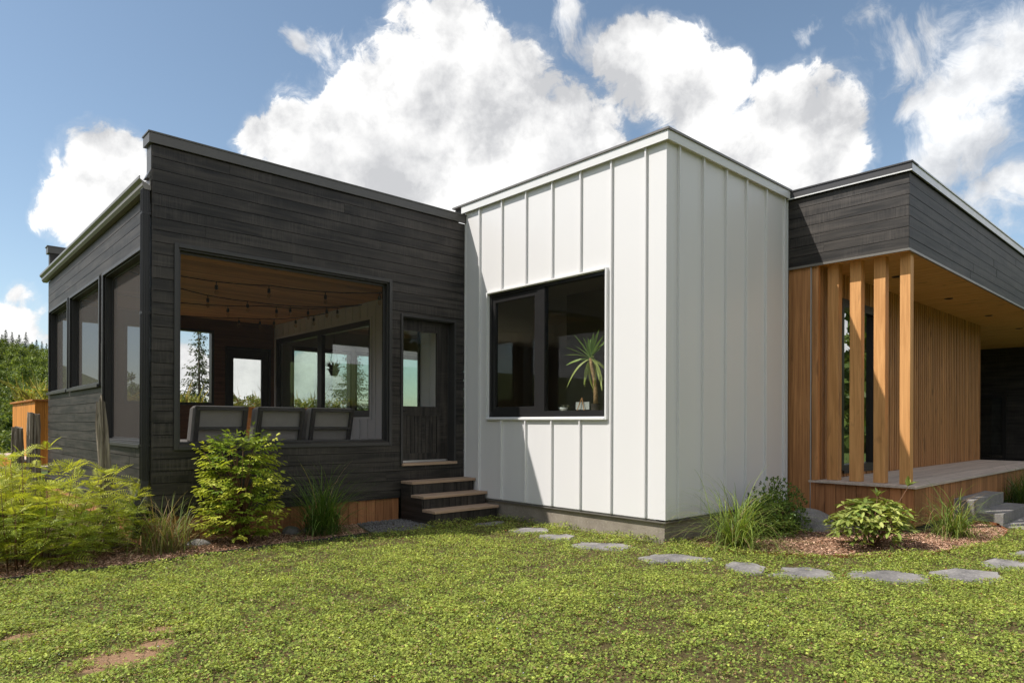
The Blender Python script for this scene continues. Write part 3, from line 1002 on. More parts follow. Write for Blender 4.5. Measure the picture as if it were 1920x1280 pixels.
# fascia and cap
o = 0.065
fa = MB()
fa.box(-o, -o + 0.02, -o, YA + 0.02, 4.965, 5.082)
fa.box(-o + 0.02, XE - 0.003, -o, -o + 0.02, 4.965, 5.082)
fa.box(-o + 0.02, 0.0, -o + 0.02, YA, 4.985, 5.0)
fa.box(0.0, XE - 0.003, -o + 0.02, 0.0, 4.985, 5.0)
fa.build('fascia', M['white_trim'], house, 'white metal fascia round the top of the white volume')
fb_ = MB()
fb_.box(-o - 0.018, 0.15, -o - 0.018, YA + 0.25, 5.083, 5.110)
fb_.box(0.15, XE - 0.003, -o - 0.018, 0.15, 5.083, 5.110)
fb_.build('parapet_cap', M['gutter'], house, 'thin metal roof edge above the white fascia')
MB().box(0.0, XE, 0.0, 4.3, 5.02, 5.083).build('roof', M['roof'], house)
# drip flashing and foundation
fl = MB()
fl.box(-0.012, 0.03, -0.012, YA, 0.205, 0.222)
fl.box(0.03, XE, -0.012, 0.03, 0.205, 0.222)
fl.build('drip_flashing', M['gutter'], house)
fo = MB().box(0.035, 0.2, 0.035, YA, -0.4, 0.202).box(0.2, XE - 0.02, 0.035, 0.2, -0.4, 0.202)
fo.build('foundation', M['concrete'], house, 'bare concrete foundation under the white walls')

# ---- window in the sunlit white wall
wn_ = empty('window', (0, 0, 0), None, None)
wn_.parent = house
wn_['label'] = 'large black framed window in the white wall'
t = MB()
y0, y1, z0, z1 = BWN
t.box(-0.042, 0.014, y0 - 0.034, y0 - 0.002, z0 - 0.045, z1 + 0.028)
t.box(-0.042, 0.014, y1 + 0.002, y1 + 0.034, z0 - 0.045, z1 + 0.028)
t.box(-0.048, 0.014, y0 - 0.002, y1 + 0.002, z1 + 0.002, z1 + 0.028)
t.box(-0.050, 0.014, y0 - 0.002, y1 + 0.002, z0 - 0.045, z0 - 0.014)
t.build('window_trim', M['white_trim'], wn_, bevel=0.003)
t = MB()
rect_frame(t, 'y', 0.012, 0.11, y0 - 0.0015, y1 + 0.0015, z0 - 0.012, z1 + 0.0015, 0.05, wbot=0.10)
t.box(0.015, 0.10, 2.150, 2.300, z0 + 0.088, z1 - 0.0485)
t.build('window_frame', M['frame'], wn_)
t = MB()
rect_frame(t, 'y', 0.03, 0.085, 2.300, y1 - 0.0485, z0 + 0.088, z1 - 0.0485, 0.075, wtop=0.10)
t.build('sash', M['frame'], wn_)
MB().box(0.055, 0.061, 2.373, y1 - 0.12, z0 + 0.16, z1 - 0.145).build('window_pane', M['glass'], wn_)
MB().box(0.045, 0.051, y0 + 0.047, 2.152, z0 + 0.086, z1 - 0.047).build('window_pane', M['glass'], wn_)
# the room behind it
ro = MB()
ro.box(0.155, 9.3, 0.2, Y1 - 0.2, 0.55, 0.75)
ro.build('room_floor', M['inner_floor'], house)
MB().box(0.15, 9.3, 0.15, Y1 - 0.16, 3.95, 4.05).build('room_ceiling', M['inner_wall'], house)
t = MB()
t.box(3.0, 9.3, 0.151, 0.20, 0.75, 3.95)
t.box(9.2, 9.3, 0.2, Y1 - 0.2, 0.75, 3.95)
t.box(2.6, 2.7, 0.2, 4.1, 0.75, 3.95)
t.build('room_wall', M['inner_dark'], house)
FW = [(0.25, 1.9, 0.8, 3.36), (2.02, 4.6, 0.8, 3.36), (4.75, 6.8, 0.8, 3.36)]
fwl = wall_with_holes('x', Y1 - 0.15, Y1, -0.035, 9.3, 0.41, 4.8, FW).build('glazed_wall', M['inner_wall'], house, 'far glazed wall seen through the porch window')
for (a, b, c, d) in FW:
    t = MB()
    rect_frame(t, 'x', Y1 - 0.16, Y1 + 0.01, a, b, c, d, 0.05, wtop=0.1)
    t.build('window_frame', M['frame'], fwl)
    MB().box(a + 0.05, b - 0.05, Y1 - 0.08, Y1 - 0.074, c + 0.05, d - 0.1).build('window_pane', M['green_glass'], fwl)
MB().box(0.112, 0.46, y0 - 0.05, y1 + 0.05, 1.60, 1.632).build('window_sill', M['inner_wall'], wn_)
MB().box(0.0, 9.3, 4.31, Y1, 4.80, 4.90).build('roof', M['roof'], house)
MB().box(3.3, 9.3, 0.0, 4.3, 4.80, 4.90).build('roof', M['roof'], house)
MB().box(9.3, 9.4, 0.0, Y1, 0.0, 4.85).build('end_wall', M['black_y'], house)

# ---- black cantilever over the entrance
EZ0, EZ1, ECAP = 3.862, 4.945, 5.086
XEND = 21.0
ew = MB().box(XE + 0.026, XE + 0.12, YF + 0.03, -0.002, EZ0 + 0.05, 5.03).build('black_wall', M['black_flat'], house, 'sunlit black board end of the entrance canopy')
hboards(ew, 'y', XE, -1, YF + 0.004, -0.002, EZ0 + 0.035, EZ1, [], M['black_y'], pitch=0.151, seglen=(8, 9))
ef = MB().box(XE + 0.03, XEND, YF + 0.026, YF + 0.12, EZ0 + 0.05, 5.03).build('black_wall', M['black_flat'], house, 'long shaded black board front of the entrance canopy')
hboards(ef, 'x', YF, -1, XE + 0.004, XEND, EZ0 + 0.035, EZ1, [], M['black_x'], pitch=0.151, seglen=(2.4, 3.8))
dp = MB()
dp.box(XE - 0.012, XE + 0.02, YF - 0.012, -0.002, EZ0, EZ0 + 0.034)
dp.box(XE + 0.02, XEND, YF - 0.012, YF + 0.02, EZ0, EZ0 + 0.034)
dp.build('drip_edge', M['gutter'], house, 'metal drip edge along the bottom of the canopy')
cp = MB()
cp.box(XE - 0.04, XE - 0.015, YF - 0.04, -0.002, 4.955, 5.066)
MB().box(XE - 0.056, XE - 0.041, YF - 0.05, -0.002, 4.948, 4.964).build('cap_lip_glint', M['white_trim'], house)  # white colour paints the sun caught on the dark cap's lower lip
cp.box(XE - 0.054, XE + 0.2, YF - 0.054, -0.002, 5.066, ECAP)
cp.build('parapet_cap', M['cap_dark'], house, 'dark metal cap along the sunlit end of the canopy')
cp = MB()
cp.box(XE - 0.015, XEND, YF - 0.04, YF - 0.015, 4.955, 5.066)
cp.box(XE + 0.2, XEND, YF - 0.054, YF + 0.2, 5.066, ECAP)
cp.build('parapet_cap', M['steel'], house, 'metal cap along the long canopy front, sky reflection put into its pale colour')  # pale metal paints the sky's reflection on the unlit cap
MB().box(XE + 0.1, XEND, YF + 0.1, 2.5, 5.0, 5.05).build('roof', M['roof'], house)
# soffit: narrow cedar boards across
so = MB()
x = XE + 0.03
while x < XEND:
    so.box(x + 0.003, x + 0.072, YF + 0.025, 2.0 if x > 12.5 else -0.44, 3.880 + random.uniform(0, 0.002), 3.900)
    x += 0.075
so.build('soffit', M['cedar_bounce_y'], house, 'cedar board soffit under the canopy', kind='stuff')
for x in (5.05, 7.89, 10.85, 13.8):
    t = MB().lathe([(0.075, 0.0), (0.075, -0.008), (0.05, -0.008), (0.05, 0.0)], (x, -1.0, 3.879), 20)
    dlt = t.build('downlight', M['lamp_dark'], house)

# ---- entrance wall of cedar slats
YG = -0.458
GW = (4.19, 5.61, 0.735, 3.455)
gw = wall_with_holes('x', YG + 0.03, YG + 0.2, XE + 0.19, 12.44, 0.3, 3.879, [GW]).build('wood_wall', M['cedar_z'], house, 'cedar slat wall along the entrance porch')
x = XE + 0.045
i = 0
while x < 12.44:
    wd = (0.068, 0.045, 0.068, 0.04)[i % 4]
    dep = (0.012, 0.002, 0.010, 0.004)[i % 4]
    b = min(x + wd, 12.452)
    hs = [(GW[2] - 0.03, GW[3] + 0.03)] if (b > GW[0] - 0.03 and x < GW[1] + 0.03) else []
    for (c, d) in cut((0.605, 3.878), hs):
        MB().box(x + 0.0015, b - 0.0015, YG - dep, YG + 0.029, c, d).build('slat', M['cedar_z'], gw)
    x += wd + 0.006
    i += 1
MB().box(12.445, 12.47, YG - 0.024, 0.5, 0.3, 3.878).build('corner_board', M['cedar_z'], gw)
t = MB()
rect_frame(t, 'x', YG - 0.03, YG + 0.12, GW[0] - 0.028, GW[1] + 0.028, GW[2] - 0.028, GW[3] + 0.028, 0.085, wtop=0.13)
gwn = t.build('window', M['frame'], house, 'tall narrow black window behind the cedar posts')
MB().box(GW[0], GW[1], YG - 0.055, YG - 0.03, GW[2] - 0.075, GW[2] - 0.03).build('window_sill', M['frame'], gwn)
MB().box(GW[0] + 0.05, GW[1] - 0.05, YG + 0.04, YG + 0.046, GW[2] + 0.05, GW[3] - 0.1).build('window_pane', M['coated_glass'], gwn)
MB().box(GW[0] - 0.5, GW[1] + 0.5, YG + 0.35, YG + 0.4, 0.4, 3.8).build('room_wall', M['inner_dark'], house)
# cedar end panel between the white wall and the posts
ep = MB().box(XE + 0.10, XE + 0.18, -0.44, -0.002, 0.0, 3.879).build('wood_wall', M['cedar_z'], house, 'narrow cedar board panel beside the white wall')
for (a, b) in ((-0.075, -0.004), (-0.225, -0.078), (-0.352, -0.228)):
    MB().box(XE + 0.045, XE + 0.098, a - 0.0, b, 0.02, 3.878).build('siding_board', M['cedar_z'], ep)
MB().box(XE + 0.03, XE + 0.098, -0.370, -0.356, 0.02, 3.878).build('corner_trim', M['steel'], ep)
MB().box(XE + 0.052, XE + 0.098, -0.436, -0.373, 0.02, 3.878).build('siding_board', M['cedar_z'], ep)

# ---- entrance deck and posts
de = MB().box(XE + 0.14, 12.47, -1.74, -0.47, 0.42, 0.565).build('deck', M['skirt_z'], house, 'weathered entrance deck with cedar skirting')
y = -1.845
while y < -0.49:
    MB().box(XE - 0.035, 12.50, y + 0.003, min(y + 0.137, -0.47), 0.567, 0.602).build('deck_board', M['deck_x'], de, bevel=0.002)
    y += 0.14
MB().box(XE - 0.062, XE - 0.037, -1.845, -0.375, 0.570, 0.601).build('deck_board', M['deck_x'], de)
y = -1.79
while y < -0.40:
    MB().box(XE + 0.02, XE + 0.042, y + 0.003, min(y + 0.147, -0.374), 0.03, 0.565).build('skirting_board', M['skirt_z'], de)
    y += 0.15
x = XE + 0.045
while x < 12.4:
    MB().box(x + 0.003, x + 0.117, -1.795, -1.773, 0.03, 0.565).build('skirting_board', M['skirt_z'], de)
    x += 0.12
MB().box(XE + 0.05, 12.4, -1.77, -0.5, -0.2, 0.415).build('deck_base', M['black_flat'], de)
for (a, b) in ((-1.703, -1.555), (-1.378, -1.208), (-1.046, -0.872), (-0.722, -0.545)):
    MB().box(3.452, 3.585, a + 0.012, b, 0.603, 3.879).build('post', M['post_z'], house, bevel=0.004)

# ---- dark carport wall at the far end
hw = MB().box(18.8, 19.0, -1.70, 4.0, -0.2, 3.9).build('carport_wall', M['black_y'], house, 'dark wall in the shade at the end of the entrance')
t = MB()
rect_frame(t, 'y', 18.76, 18.8, 0.26, 1.5, 0.30, 2.42, 0.10)
t.build('door_frame', M['frame'], hw)
MB().box(18.775, 18.785, 0.36, 1.4, 0.4, 2.32).build('door_glass', M['glass'], hw)
MB().box(12.47, 19.0, 2.0, 2.2, -0.2, 3.88).build('carport_wall', M['black_x'], house)
MB().box(12.5, 18.8, -1.8, 2.0, -0.05, 0.22).build('carport_floor', M['concrete'], house)

# ------------------------------------------------------------------ wooden steps to the porch door
st = empty('wooden_steps', (-0.63, 3.6, -0.05), 'three black wooden steps with pale treads below the porch door', 'steps')
ox, oy, oz = -st.location.x, -st.location.y, -st.location.z
for i, (ya, yb, z) in enumerate(((4.02, 3.705, 0.548), (3.745, 3.405, 0.350), (3.445, 3.12, 0.156))):
    ym = (ya + yb) / 2
    for (a, b) in ((yb, ym - 0.002), (ym + 0.002, ya)):
        MB().box(-1.262 + ox, -0.012 + ox, a + oy, b + oy, z - 0.042 + oz, z + oz).build('tread', M['tread_x'], st, bevel=0.004)
    x = -1.235
    while x < -0.05:
        MB().box(x + 0.002 + ox, min(x + 0.118, -0.03) + ox, yb + 0.03 + oy, yb + 0.05 + oy, z - 0.20 + oz, z - 0.043 + oz).build('riser_board', M['black_z'], st)
        x += 0.12
for x in (-1.236, -0.06):
    m = MB()
    m.prism([(4.02 + oy, -0.08 + oz), (4.02 + oy, 0.505 + oz), (3.755 + oy, 0.505 + oz), (3.755 + oy, 0.307 + oz), (3.455 + oy, 0.307 + oz), (3.455 + oy, 0.113 + oz), (3.17 + oy, 0.113 + oz), (3.17 + oy, -0.08 + oz)], 'x', x - 0.02 + ox, x + 0.02 + ox)
    m.build('stringer', M['black_y'], st)

# ------------------------------------------------------------------ stone steps at the entrance deck
def slab(name, pts, z0, z1, label, cat, mat, seed, rough=0.012, group=None):
    """a thick stone slab from its outline, edge slightly irregular and worn"""
    r = random.Random(seed)
    cx = sum(p[0] for p in pts) / len(pts)
    cy = sum(p[1] for p in pts) / len(pts)
    out = []
    for i in range(len(pts)):
        a, b = pts[i], pts[(i + 1) % len(pts)]
        k = 4
        for j in range(k):
            f = j / k
            out.append((a[0] + (b[0] - a[0]) * f + r.uniform(-rough, rough) - cx, a[1] + (b[1] - a[1]) * f + r.uniform(-rough, rough) - cy))
    m = MB()
    n = len(out)
    rings = [(1.0, z0), (1.0, z1 - 0.012), (0.975, z1)]
    for (s, z) in rings:
        for (p, q) in out:
            m.v.append((p * s, q * s, z - z0 + (r.uniform(-0.003, 0.003) if z == z1 else 0)))
    m.v.append((0, 0, z1 - z0 + 0.002))
    for a in range(2):
        for i in range(n):
            j = (i + 1) % n
            m.f.append((a * n + i, a * n + j, (a + 1) * n + j, (a + 1) * n + i))
    for i in range(n):
        m.f.append((2 * n + i, 2 * n + (i + 1) % n, 3 * n))
    o = m.build(name, mat, None, loc=(cx, cy, z0))
    return tag(o, label, cat, group)


slab('stone_step', [(5.12, -2.09), (7.0, -2.06), (7.0, -1.80), (5.12, -1.80)], -0.15, 0.30, 'upper grey stone step against the entrance deck', 'step', M['bluestone'], 3, 0.006)
slab('stone_step', [(5.16, -2.43), (7.05, -2.40), (7.05, -2.08), (5.16, -2.08)], -0.2, 0.115, 'lower grey stone step in front of the upper one', 'step', M['bluestone'], 4, 0.006)
slab('stone_slab', [(4.95, -2.86), (6.6, -2.95), (6.7, -2.44), (4.98, -2.44)], -0.2, -0.035, 'flat stone slab at the foot of the stone steps', 'paving stone', M['bluestone'], 5, 0.01)

# ------------------------------------------------------------------ stepping stones in the clover
def stone_poly(cx, cy, ax, ay, ang, seed):
    r = random.Random(seed)
    n = 6
    pts = []
    for i in range(n):
        a = 2 * PI * i / n + r.uniform(-0.32, 0.32)
        k = r.uniform(0.78, 1.18)
        x, y = ax * k * math.cos(a), ay * k * math.sin(a)
        pts.append((cx + x * math.cos(ang) - y * math.sin(ang), cy + x * math.sin(ang) + y * math.cos(ang)))
    return pts


STONES = [(-0.55, 2.75, 0.30, 0.16, 0.0, 'small stepping stone in the shade at the foot of the wooden steps'),
          (-0.55, 1.86, 0.36, 0.24, -0.6, 'narrow pale stepping stone, nearest the wooden steps of those in the sun'),
          (-0.69, 1.20, 0.36, 0.26, -0.6, 'pale stepping stone, second from the wooden steps along the white wall'),
          (-0.70, 0.42, 0.44, 0.30, -0.8, 'pale stepping stone in the clover left of the white corner'),
          (-0.74, -0.60, 0.50, 0.34, -0.7, 'broad grey stepping stone in front of the white corner'),
          (-0.57, -1.36, 0.26, 0.36, -0.7, 'small dark stepping stone between the two broad ones'),
          (-0.36, -1.93, 0.38, 0.36, -0.7, 'dark grey stepping stone below the boulder'),
          (0.10, -2.52, 0.48, 0.36, -0.6, 'large pale stepping stone below the rhododendron'),
          (0.76, -3.03, 0.50, 0.36, -0.5, 'pale stepping stone, last large one before the right edge'),
          (1.75, -3.17, 0.36, 0.34, -0.2, 'small stepping stone behind the last large one'),
          (2.6, -3.30, 0.40, 0.3, 0.0, 'stepping stone half hidden at the right edge of the lawn')]
SPOLY = []
for i, (cx, cy, ax, ay, an, lab) in enumerate(STONES):
    ax, ay = ax * 0.90, ay * 0.86
    p = stone_poly(cx, cy, ax, ay, an, 40 + i)
    SPOLY.append((cx, cy, max(ax, ay), ax, ay, an))
    slab('stepping_stone', p, -0.12, -0.040 + 0.006 * (i % 3), lab, 'stepping stone', M['flagstone'], 70 + i, 0.016, 'stepping stones in the clover')

# ------------------------------------------------------------------ planting beds: mulch, gravel, edging
BED_R = [(0.30, -0.10), (0.12, -0.75), (0.55, -1.55), (1.10, -2.05), (1.85, -2.45), (2.75, -2.68), (3.7, -2.72), (4.5, -2.62), (4.98, -2.42), (5.05, -1.80), (3.3, -1.80), (3.3, 0.02), (0.30, 0.02)]
BED_L = [(-8.4, 2.9), (-7.0, 3.02), (-5.9, 2.98), (-5.30, 2.86), (-4.6, 2.98), (-3.8, 3.02), (-3.0, 3.0), (-2.35, 3.06), (-2.05, 4.02), (-4.84, 4.05), (-4.86, 7.5), (-8.0, 7.5)]
GRAV = [(-2.33, 3.07), (-1.75, 2.98), (-1.30, 3.02), (-1.26, 4.03), (-2.03, 4.03)]


def inside(poly, P):
    x, y = P[:, 0], P[:, 1]
    r = np.zeros(len(P), bool)
    j = len(poly) - 1
    for i in range(len(poly)):
        xi, yi = poly[i]
        xj, yj = poly[j]
        c = ((yi > y) != (yj > y)) & (x < (xj - xi) * (y - yi) / (yj - yi + 1e-12) + xi)
        r ^= c
        j = i
    return r


def scatter(poly, dens):
    P = np.array(poly)
    lo, hi = P.min(0), P.max(0)
    n = int((hi - lo).prod() * dens)
    q = lo + rng.random((n, 2)) * (hi - lo)
    return q[inside(poly, q)]


def chips(poly, dens, name, label, z=0.0, cols=((0.26, 0.125, 0.07), (0.76, 0.51, 0.36)), ln=(0.015, 0.05), wd=(0.005, 0.014)):
    q = scatter(poly, dens)
    n = len(q)
    base = np.stack([q[:, 0], q[:, 1], hfun(q[:, 0], q[:, 1]) + z + rng.random(n) * 0.022], 1)
    a = rng.random(n) * 2 * PI
    d = np.stack([np.cos(a), np.sin(a), rng.normal(0, 0.3, n)], 1)
    up = unit(np.stack([rng.normal(0, 0.45, n), rng.normal(0, 0.45, n), np.ones(n)], 1))
    V, F, C = leaves(base, d, up, rng.uniform(*ln, n), rng.uniform(*wd, n), tint(n, cols[0], cols[1], 0.3), 0.3)
    o = link(name, np_mesh(name, V, F, M['chips'], C))
    tag(o, label, kind='stuff')
    return o


chips(BED_R, 6500, 'mulch', 'red brown wood chip mulch in the bed by the entrance deck')
chips([(-8.0, 2.95), (-5.3, 2.86), (-2.4, 3.06), (-2.05, 4.02), (-4.84, 4.05), (-8.0, 4.6)], 5000, 'mulch', 'red brown wood chip mulch under the plants by the porch wall')


def sheet(poly, z, name, mat, label):
    m = MB()
    m.v = [(p[0], p[1], float(hfun(p[0], p[1])) + z) for p in poly]
    m.f = [tuple(range(len(poly)))]
    o = m.build(name, mat)
    return tag(o, label, kind='structure')


for (bx, by, bw, bh) in ((-6.03, -0.06, 0.30, 0.18), (-5.72, 0.30, 0.22, 0.2), (-6.43, 0.85, 0.15, 0.11)):
    chips([(bx - bw, by - bh * 0.4), (bx - bw * 0.3, by - bh), (bx + bw * 0.6, by - bh * 0.8), (bx + bw, by + bh * 0.2), (bx + bw * 0.3, by + bh), (bx - bw * 0.7, by + bh * 0.7)], 900, 'soil_crumbs', 'dry crumbs and straw on a bare patch of the lawn', 0.002, ((0.22, 0.13, 0.07), (0.55, 0.40, 0.25)), (0.006, 0.03), (0.003, 0.009))
# gravel strip in front of the skirting
q = scatter(GRAV, 2600)
n = len(q)
oct_ = np.array([[1, 0, 0], [-1, 0, 0], [0, 1, 0], [0, -1, 0], [0, 0, 0.7], [0, 0, -0.7]], float)
of = np.array([[0, 2, 4], [2, 1, 4], [1, 3, 4], [3, 0, 4], [2, 0, 5], [1, 2, 5], [3, 1, 5], [0, 3, 5]])
sz = rng.uniform(0.006, 0.018, (n, 1, 1))
V = oct_[None] * sz * rng.uniform(0.6, 1.3, (n, 6, 1)) + np.stack([q[:, 0], q[:, 1], np.full(n, -0.052) + rng.random(n) * 0.014], 1)[:, None, :]
F = (np.arange(n)[:, None, None] * 6 + of[None]).reshape(-1, 3)
tag(link('gravel', np_mesh('gravel', V.reshape(-1, 3), F, M['gravel'])), 'grey gravel strip beside the wooden steps', kind='stuff')


def edging(pts, h, name, mat, label):
    m = MB()
    for a, b in zip(pts[:-1], pts[1:]):
        za, zb = float(hfun(*a)), float(hfun(*b))
        m.bar((a[0], a[1], za + h / 2 - 0.04), (b[0], b[1], zb + h / 2 - 0.04), 0.012, h + 0.08)
    o = m.build(name, mat)
    return tag(o, label, 'edging')


edging(BED_R[1:9], 0.035, 'garden_edging', M['rust'], 'rusty steel edging along the front of the right bed')
edging([(4.98, -2.42), (5.08, -2.36), (5.12, -2.05)], 0.05, 'garden_edging', M['rust'], 'short rusty steel edging against the stone steps')
edging(BED_L[1:8], 0.045, 'garden_edging', M['edge_black'], 'black edging between the lawn and the left bed')


# rocks
def rock(name, loc, size, seed, label, mat=None):
    import bmesh
    bm = bmesh.new()
    bmesh.ops.create_icosphere(bm, subdivisions=3, radius=1.0)
    r = np.random.default_rng(seed)
    ph = r.random((5, 3)) * 6
    for v in bm.verts:
        p = v.co.copy()
        s = 1.0
        for k in range(5):
            s += 0.055 * math.sin(p.x * (1.3 + k) + ph[k][0]) * math.sin(p.y * (1.6 + k) + ph[k][1]) * math.cos(p.z * (1.2 + k) + ph[k][2])
        v.co = Vector((p.x * size[0], p.y * size[1], p.z * size[2])) * s
    me_ = bpy.data.meshes.new(name)
    bm.to_mesh(me_)
    bm.free()
    me_.materials.append(mat or M['granite'])
    me_.polygons.foreach_set('use_smooth', [True] * len(me_.polygons))
    o = link(name, me_, None, loc)
    o.rotation_euler = (0, 0, r.random() * 6)
    return tag(o, label, 'rock')


rock('boulder', (2.72, -0.62, -0.10), (0.42, 0.36, 0.32), 2, 'large rounded grey boulder in front of the cedar panel')
rock('rock', (3.15, -0.95, -0.08), (0.22, 0.16, 0.10), 9, 'low grey rock half hidden behind the rhododendron')
rock('rock', (-4.35, 3.78, -0.08), (0.17, 0.11, 0.10), 3, 'pale rock left of the lime green shrub')
rock('rock', (-4.58, 3.72, -0.09), (0.13, 0.09, 0.09), 4, 'small grey rock beside the tan grass tuft')
rock('rock', (-3.12, 3.85, -0.06), (0.15, 0.11, 0.11), 5, 'grey rock right of the lime green shrub')
rock('rock', (-2.86, 3.84, -0.07), (0.17, 0.10, 0.09), 6, 'flat grey rock behind the dark grass tuft')


# ------------------------------------------------------------------ clover lawn
LAWN = [(-14.0, 2.9), (-8.4, 2.92), (-7.0, 3.00), (-5.9, 2.96), (-5.30, 2.84), (-4.6, 2.96), (-3.8, 3.00), (-3.0, 2.98), (-2.35, 3.04), (-1.75, 2.98), (-1.28, 3.08), (-0.02, 3.10), (0.02, 0.02), (0.28, 0.0), (0.10, -0.75), (0.53, -1.57), (1.08, -2.08), (1.83, -2.48), (2.74, -2.71), (3.7, -2.75), (4.5, -2.66), (5.0, -2.88), (6.7, -2.98), (14, -3.0), (14, -12.0), (-14, -12)]


def vnoise(P, s, seed):
    """cheap value noise for density and colour patches"""
    r = np.random.default_rng(seed)
    g = r.random((64, 64))
    u = P * s
    i = np.floor(u).astype(int)
    f = u - i
    f = f * f * (3 - 2 * f)
    x0, y0 = i[:, 0] % 64, i[:, 1] % 64
    x1_, y1_ = (x0 + 1) % 64, (y0 + 1) % 64
    return (g[x0, y0] * (1 - f[:, 0]) + g[x1_, y0] * f[:, 0]) * (1 - f[:, 1]) + (g[x0, y1_] * (1 - f[:, 0]) + g[x1_, y1_] * f[:, 0]) * f[:, 1]


BARE = [(-6.03, -0.06, 0.26, 0.16), (-5.78, 0.10, 0.16, 0.10), (-5.66, 0.42, 0.14, 0.10), (-6.43, 0.85, 0.14, 0.10), (-6.25, -0.2, 0.12, 0.1)]


def edge_dist(P, poly):
    d = np.full(len(P), 9.0)
    for a, b in zip(poly, poly[1:] + poly[:1]):
        a, b = np.array(a), np.array(b)
        ab = b - a
        t = np.clip(((P - a) @ ab) / (ab @ ab), 0, 1)
        d = np.minimum(d, np.linalg.norm(P - (a + t[:, None] * ab), axis=1))
    return d


def lawn():
    cam2 = np.array([CAMP.x, CAMP.y])
    fw = np.array([math.cos(math.radians(47.49)), math.sin(math.radians(47.49))])
    rt = np.array([fw[1], -fw[0]])
    N = 5500000
    q = np.stack([rng.uniform(-12, 9, N), rng.uniform(-9.5, 3.2, N)], 1)
    rel = q - cam2
    dep = rel @ fw
    lat = np.abs(rel @ rt)
    keep = (dep > 2.6) & (lat < dep * 0.80 + 1.6) & (dep < 16)
    q, dep, lat = q[keep], dep[keep], lat[keep]
    # thin out with distance (leaves fall below a pixel) and outside the frame
    pk = np.clip((5.5 / dep) ** 1.3, 0.2, 1.0) * np.where(lat > dep * 0.78, 0.45, 1.0)
    q = q[rng.random(len(q)) < pk]
    q = q[inside(LAWN, q)]
    n1 = vnoise(q, 1.7, 1) * 0.6 + vnoise(q, 4.5, 2) * 0.4
    n2 = vnoise(q, 9.0, 3)
    dens = np.clip(0.44 + 0.85 * (n1 - 0.35) + 0.75 * (n2 - 0.5), 0.10, 1.0)
    hscale = np.ones(len(q))
    for (x, y, a, b) in BARE:
        rr_ = ((q[:, 0] - x) / a) ** 2 + ((q[:, 1] - y) / b) ** 2 + 2.0 * (n2 - 0.5) + 0.8 * (rng.random(len(q)) - 0.5)
        dens *= np.clip((rr_ - 0.45) / 1.3, 0.05, 1)
        hscale = np.minimum(hscale, np.clip(rr_ / 3.0, 0.25, 1))
    for (cx, cy, r, ax, ay, an) in SPOLY:
        dx, dy = q[:, 0] - cx, q[:, 1] - cy
        u = (dx * math.cos(an) + dy * math.sin(an)) / (ax * 0.84)
        v = (-dx * math.sin(an) + dy * math.cos(an)) / (ay * 0.84)
        dens *= np.clip((u * u + v * v + 0.9 * (n2 - 0.5) - 0.55) / 0.4, 0.0, 1)
    ed = edge_dist(q, LAWN)
    k = rng.random(len(q)) < dens * 0.62
    q, ed, n1, n2, hscale = q[k], ed[k], n1[k], n2[k], hscale[k]
    n = len(q)
    tall = np.exp(-ed / 0.22) * (vnoise(q, 3.0, 7) * 0.9 + 0.2) * np.where(q[:, 0] < -2.2, 0.35, 1.0)
    h = rng.random(n) ** 0.7 * (0.022 + 0.028 * n1 + 0.075 * tall) * hscale + 0.006
    c0 = np.stack([q[:, 0], q[:, 1], hfun(q[:, 0], q[:, 1]) + h], 1)
    nrm = unit(np.stack([rng.normal(0, 0.42, n), rng.normal(0, 0.42, n), np.ones(n)], 1))
    ra = rng.random(n) * 2 * PI
    t1 = unit(np.cross(nrm, np.array([1.0, 0.3, 0.0])))
    t2 = np.cross(nrm, t1)
    size = rng.uniform(0.0054, 0.0138, n) * (1 + 0.25 * tall)
    # colour: green to yellow green in patches, a few straw and reddish leaves
    cp_ = np.clip(0.55 * n1 + 0.45 * n2 + 0.22 * rng.standard_normal(n), 0, 1)[:, None]
    base = np.array([0.165, 0.265, 0.045])[None] * (1 - cp_) + np.array([0.430, 0.475, 0.095])[None] * cp_
    base = base * (1 + 0.34 * rng.standard_normal((n, 1))).clip(0.4, 1.8)
    u = rng.random(n)
    dry = u < (0.07 + 0.26 * np.clip(0.55 - n1, 0, 1))
    base[dry] = tint(int(dry.sum()), (0.26, 0.16, 0.07), (0.42, 0.34, 0.16), 0.2)
    red = (u > 0.992)
    base[red] = tint(int(red.sum()), (0.22, 0.05, 0.03), (0.30, 0.10, 0.05), 0.2)
    parts = []
    for j in range(3):
        a = ra + j * 2 * PI / 3
        d = t1 * np.cos(a)[:, None] + t2 * np.sin(a)[:, None] + nrm * 0.12
        V, F, C = leaves(c0, d, nrm, size, size * 0.95, base, -0.14)
        parts.append((V, F, C))
    V, F, C = merge(parts)
    o = link('clover_lawn', np_mesh('clover_lawn', V, F, M['clover'], C))
    tag(o, 'low clover lawn with thin brown patches', kind='stuff')
    # grass blades and dry stalks among the clover
    m = rng.random(n) < 0.07
    b = c0[m].copy()
    b[:, 2] -= h[m]
    nb = len(b)
    d = np.stack([rng.normal(0, 0.55, nb), rng.normal(0, 0.55, nb), np.ones(nb)], 1)
    cols = tint(nb, (0.16, 0.22, 0.04), (0.42, 0.39, 0.16), 0.2)
    V, F, C = leaves(b, d, unit(rng.normal(0, 1, (nb, 3)) * np.array([1, 1, 0.1])), rng.uniform(0.03, 0.075, nb) * (1 + tall[m]), 0.004, cols, 0.2, 0.2)
    tag(link('lawn_grass', np_mesh('lawn_grass', V, F, M['clover'], C)), 'thin grass blades among the clover', kind='stuff')
    # white clover heads, few
    m = rng.random(n) < 0.0002
    b = c0[m] + np.array([0, 0, 0.012])
    nb = len(b)
    V = oct_[None] * 0.007 + b[:, None, :]
    F = (np.arange(nb)[:, None, None] * 6 + of[None]).reshape(-1, 3)
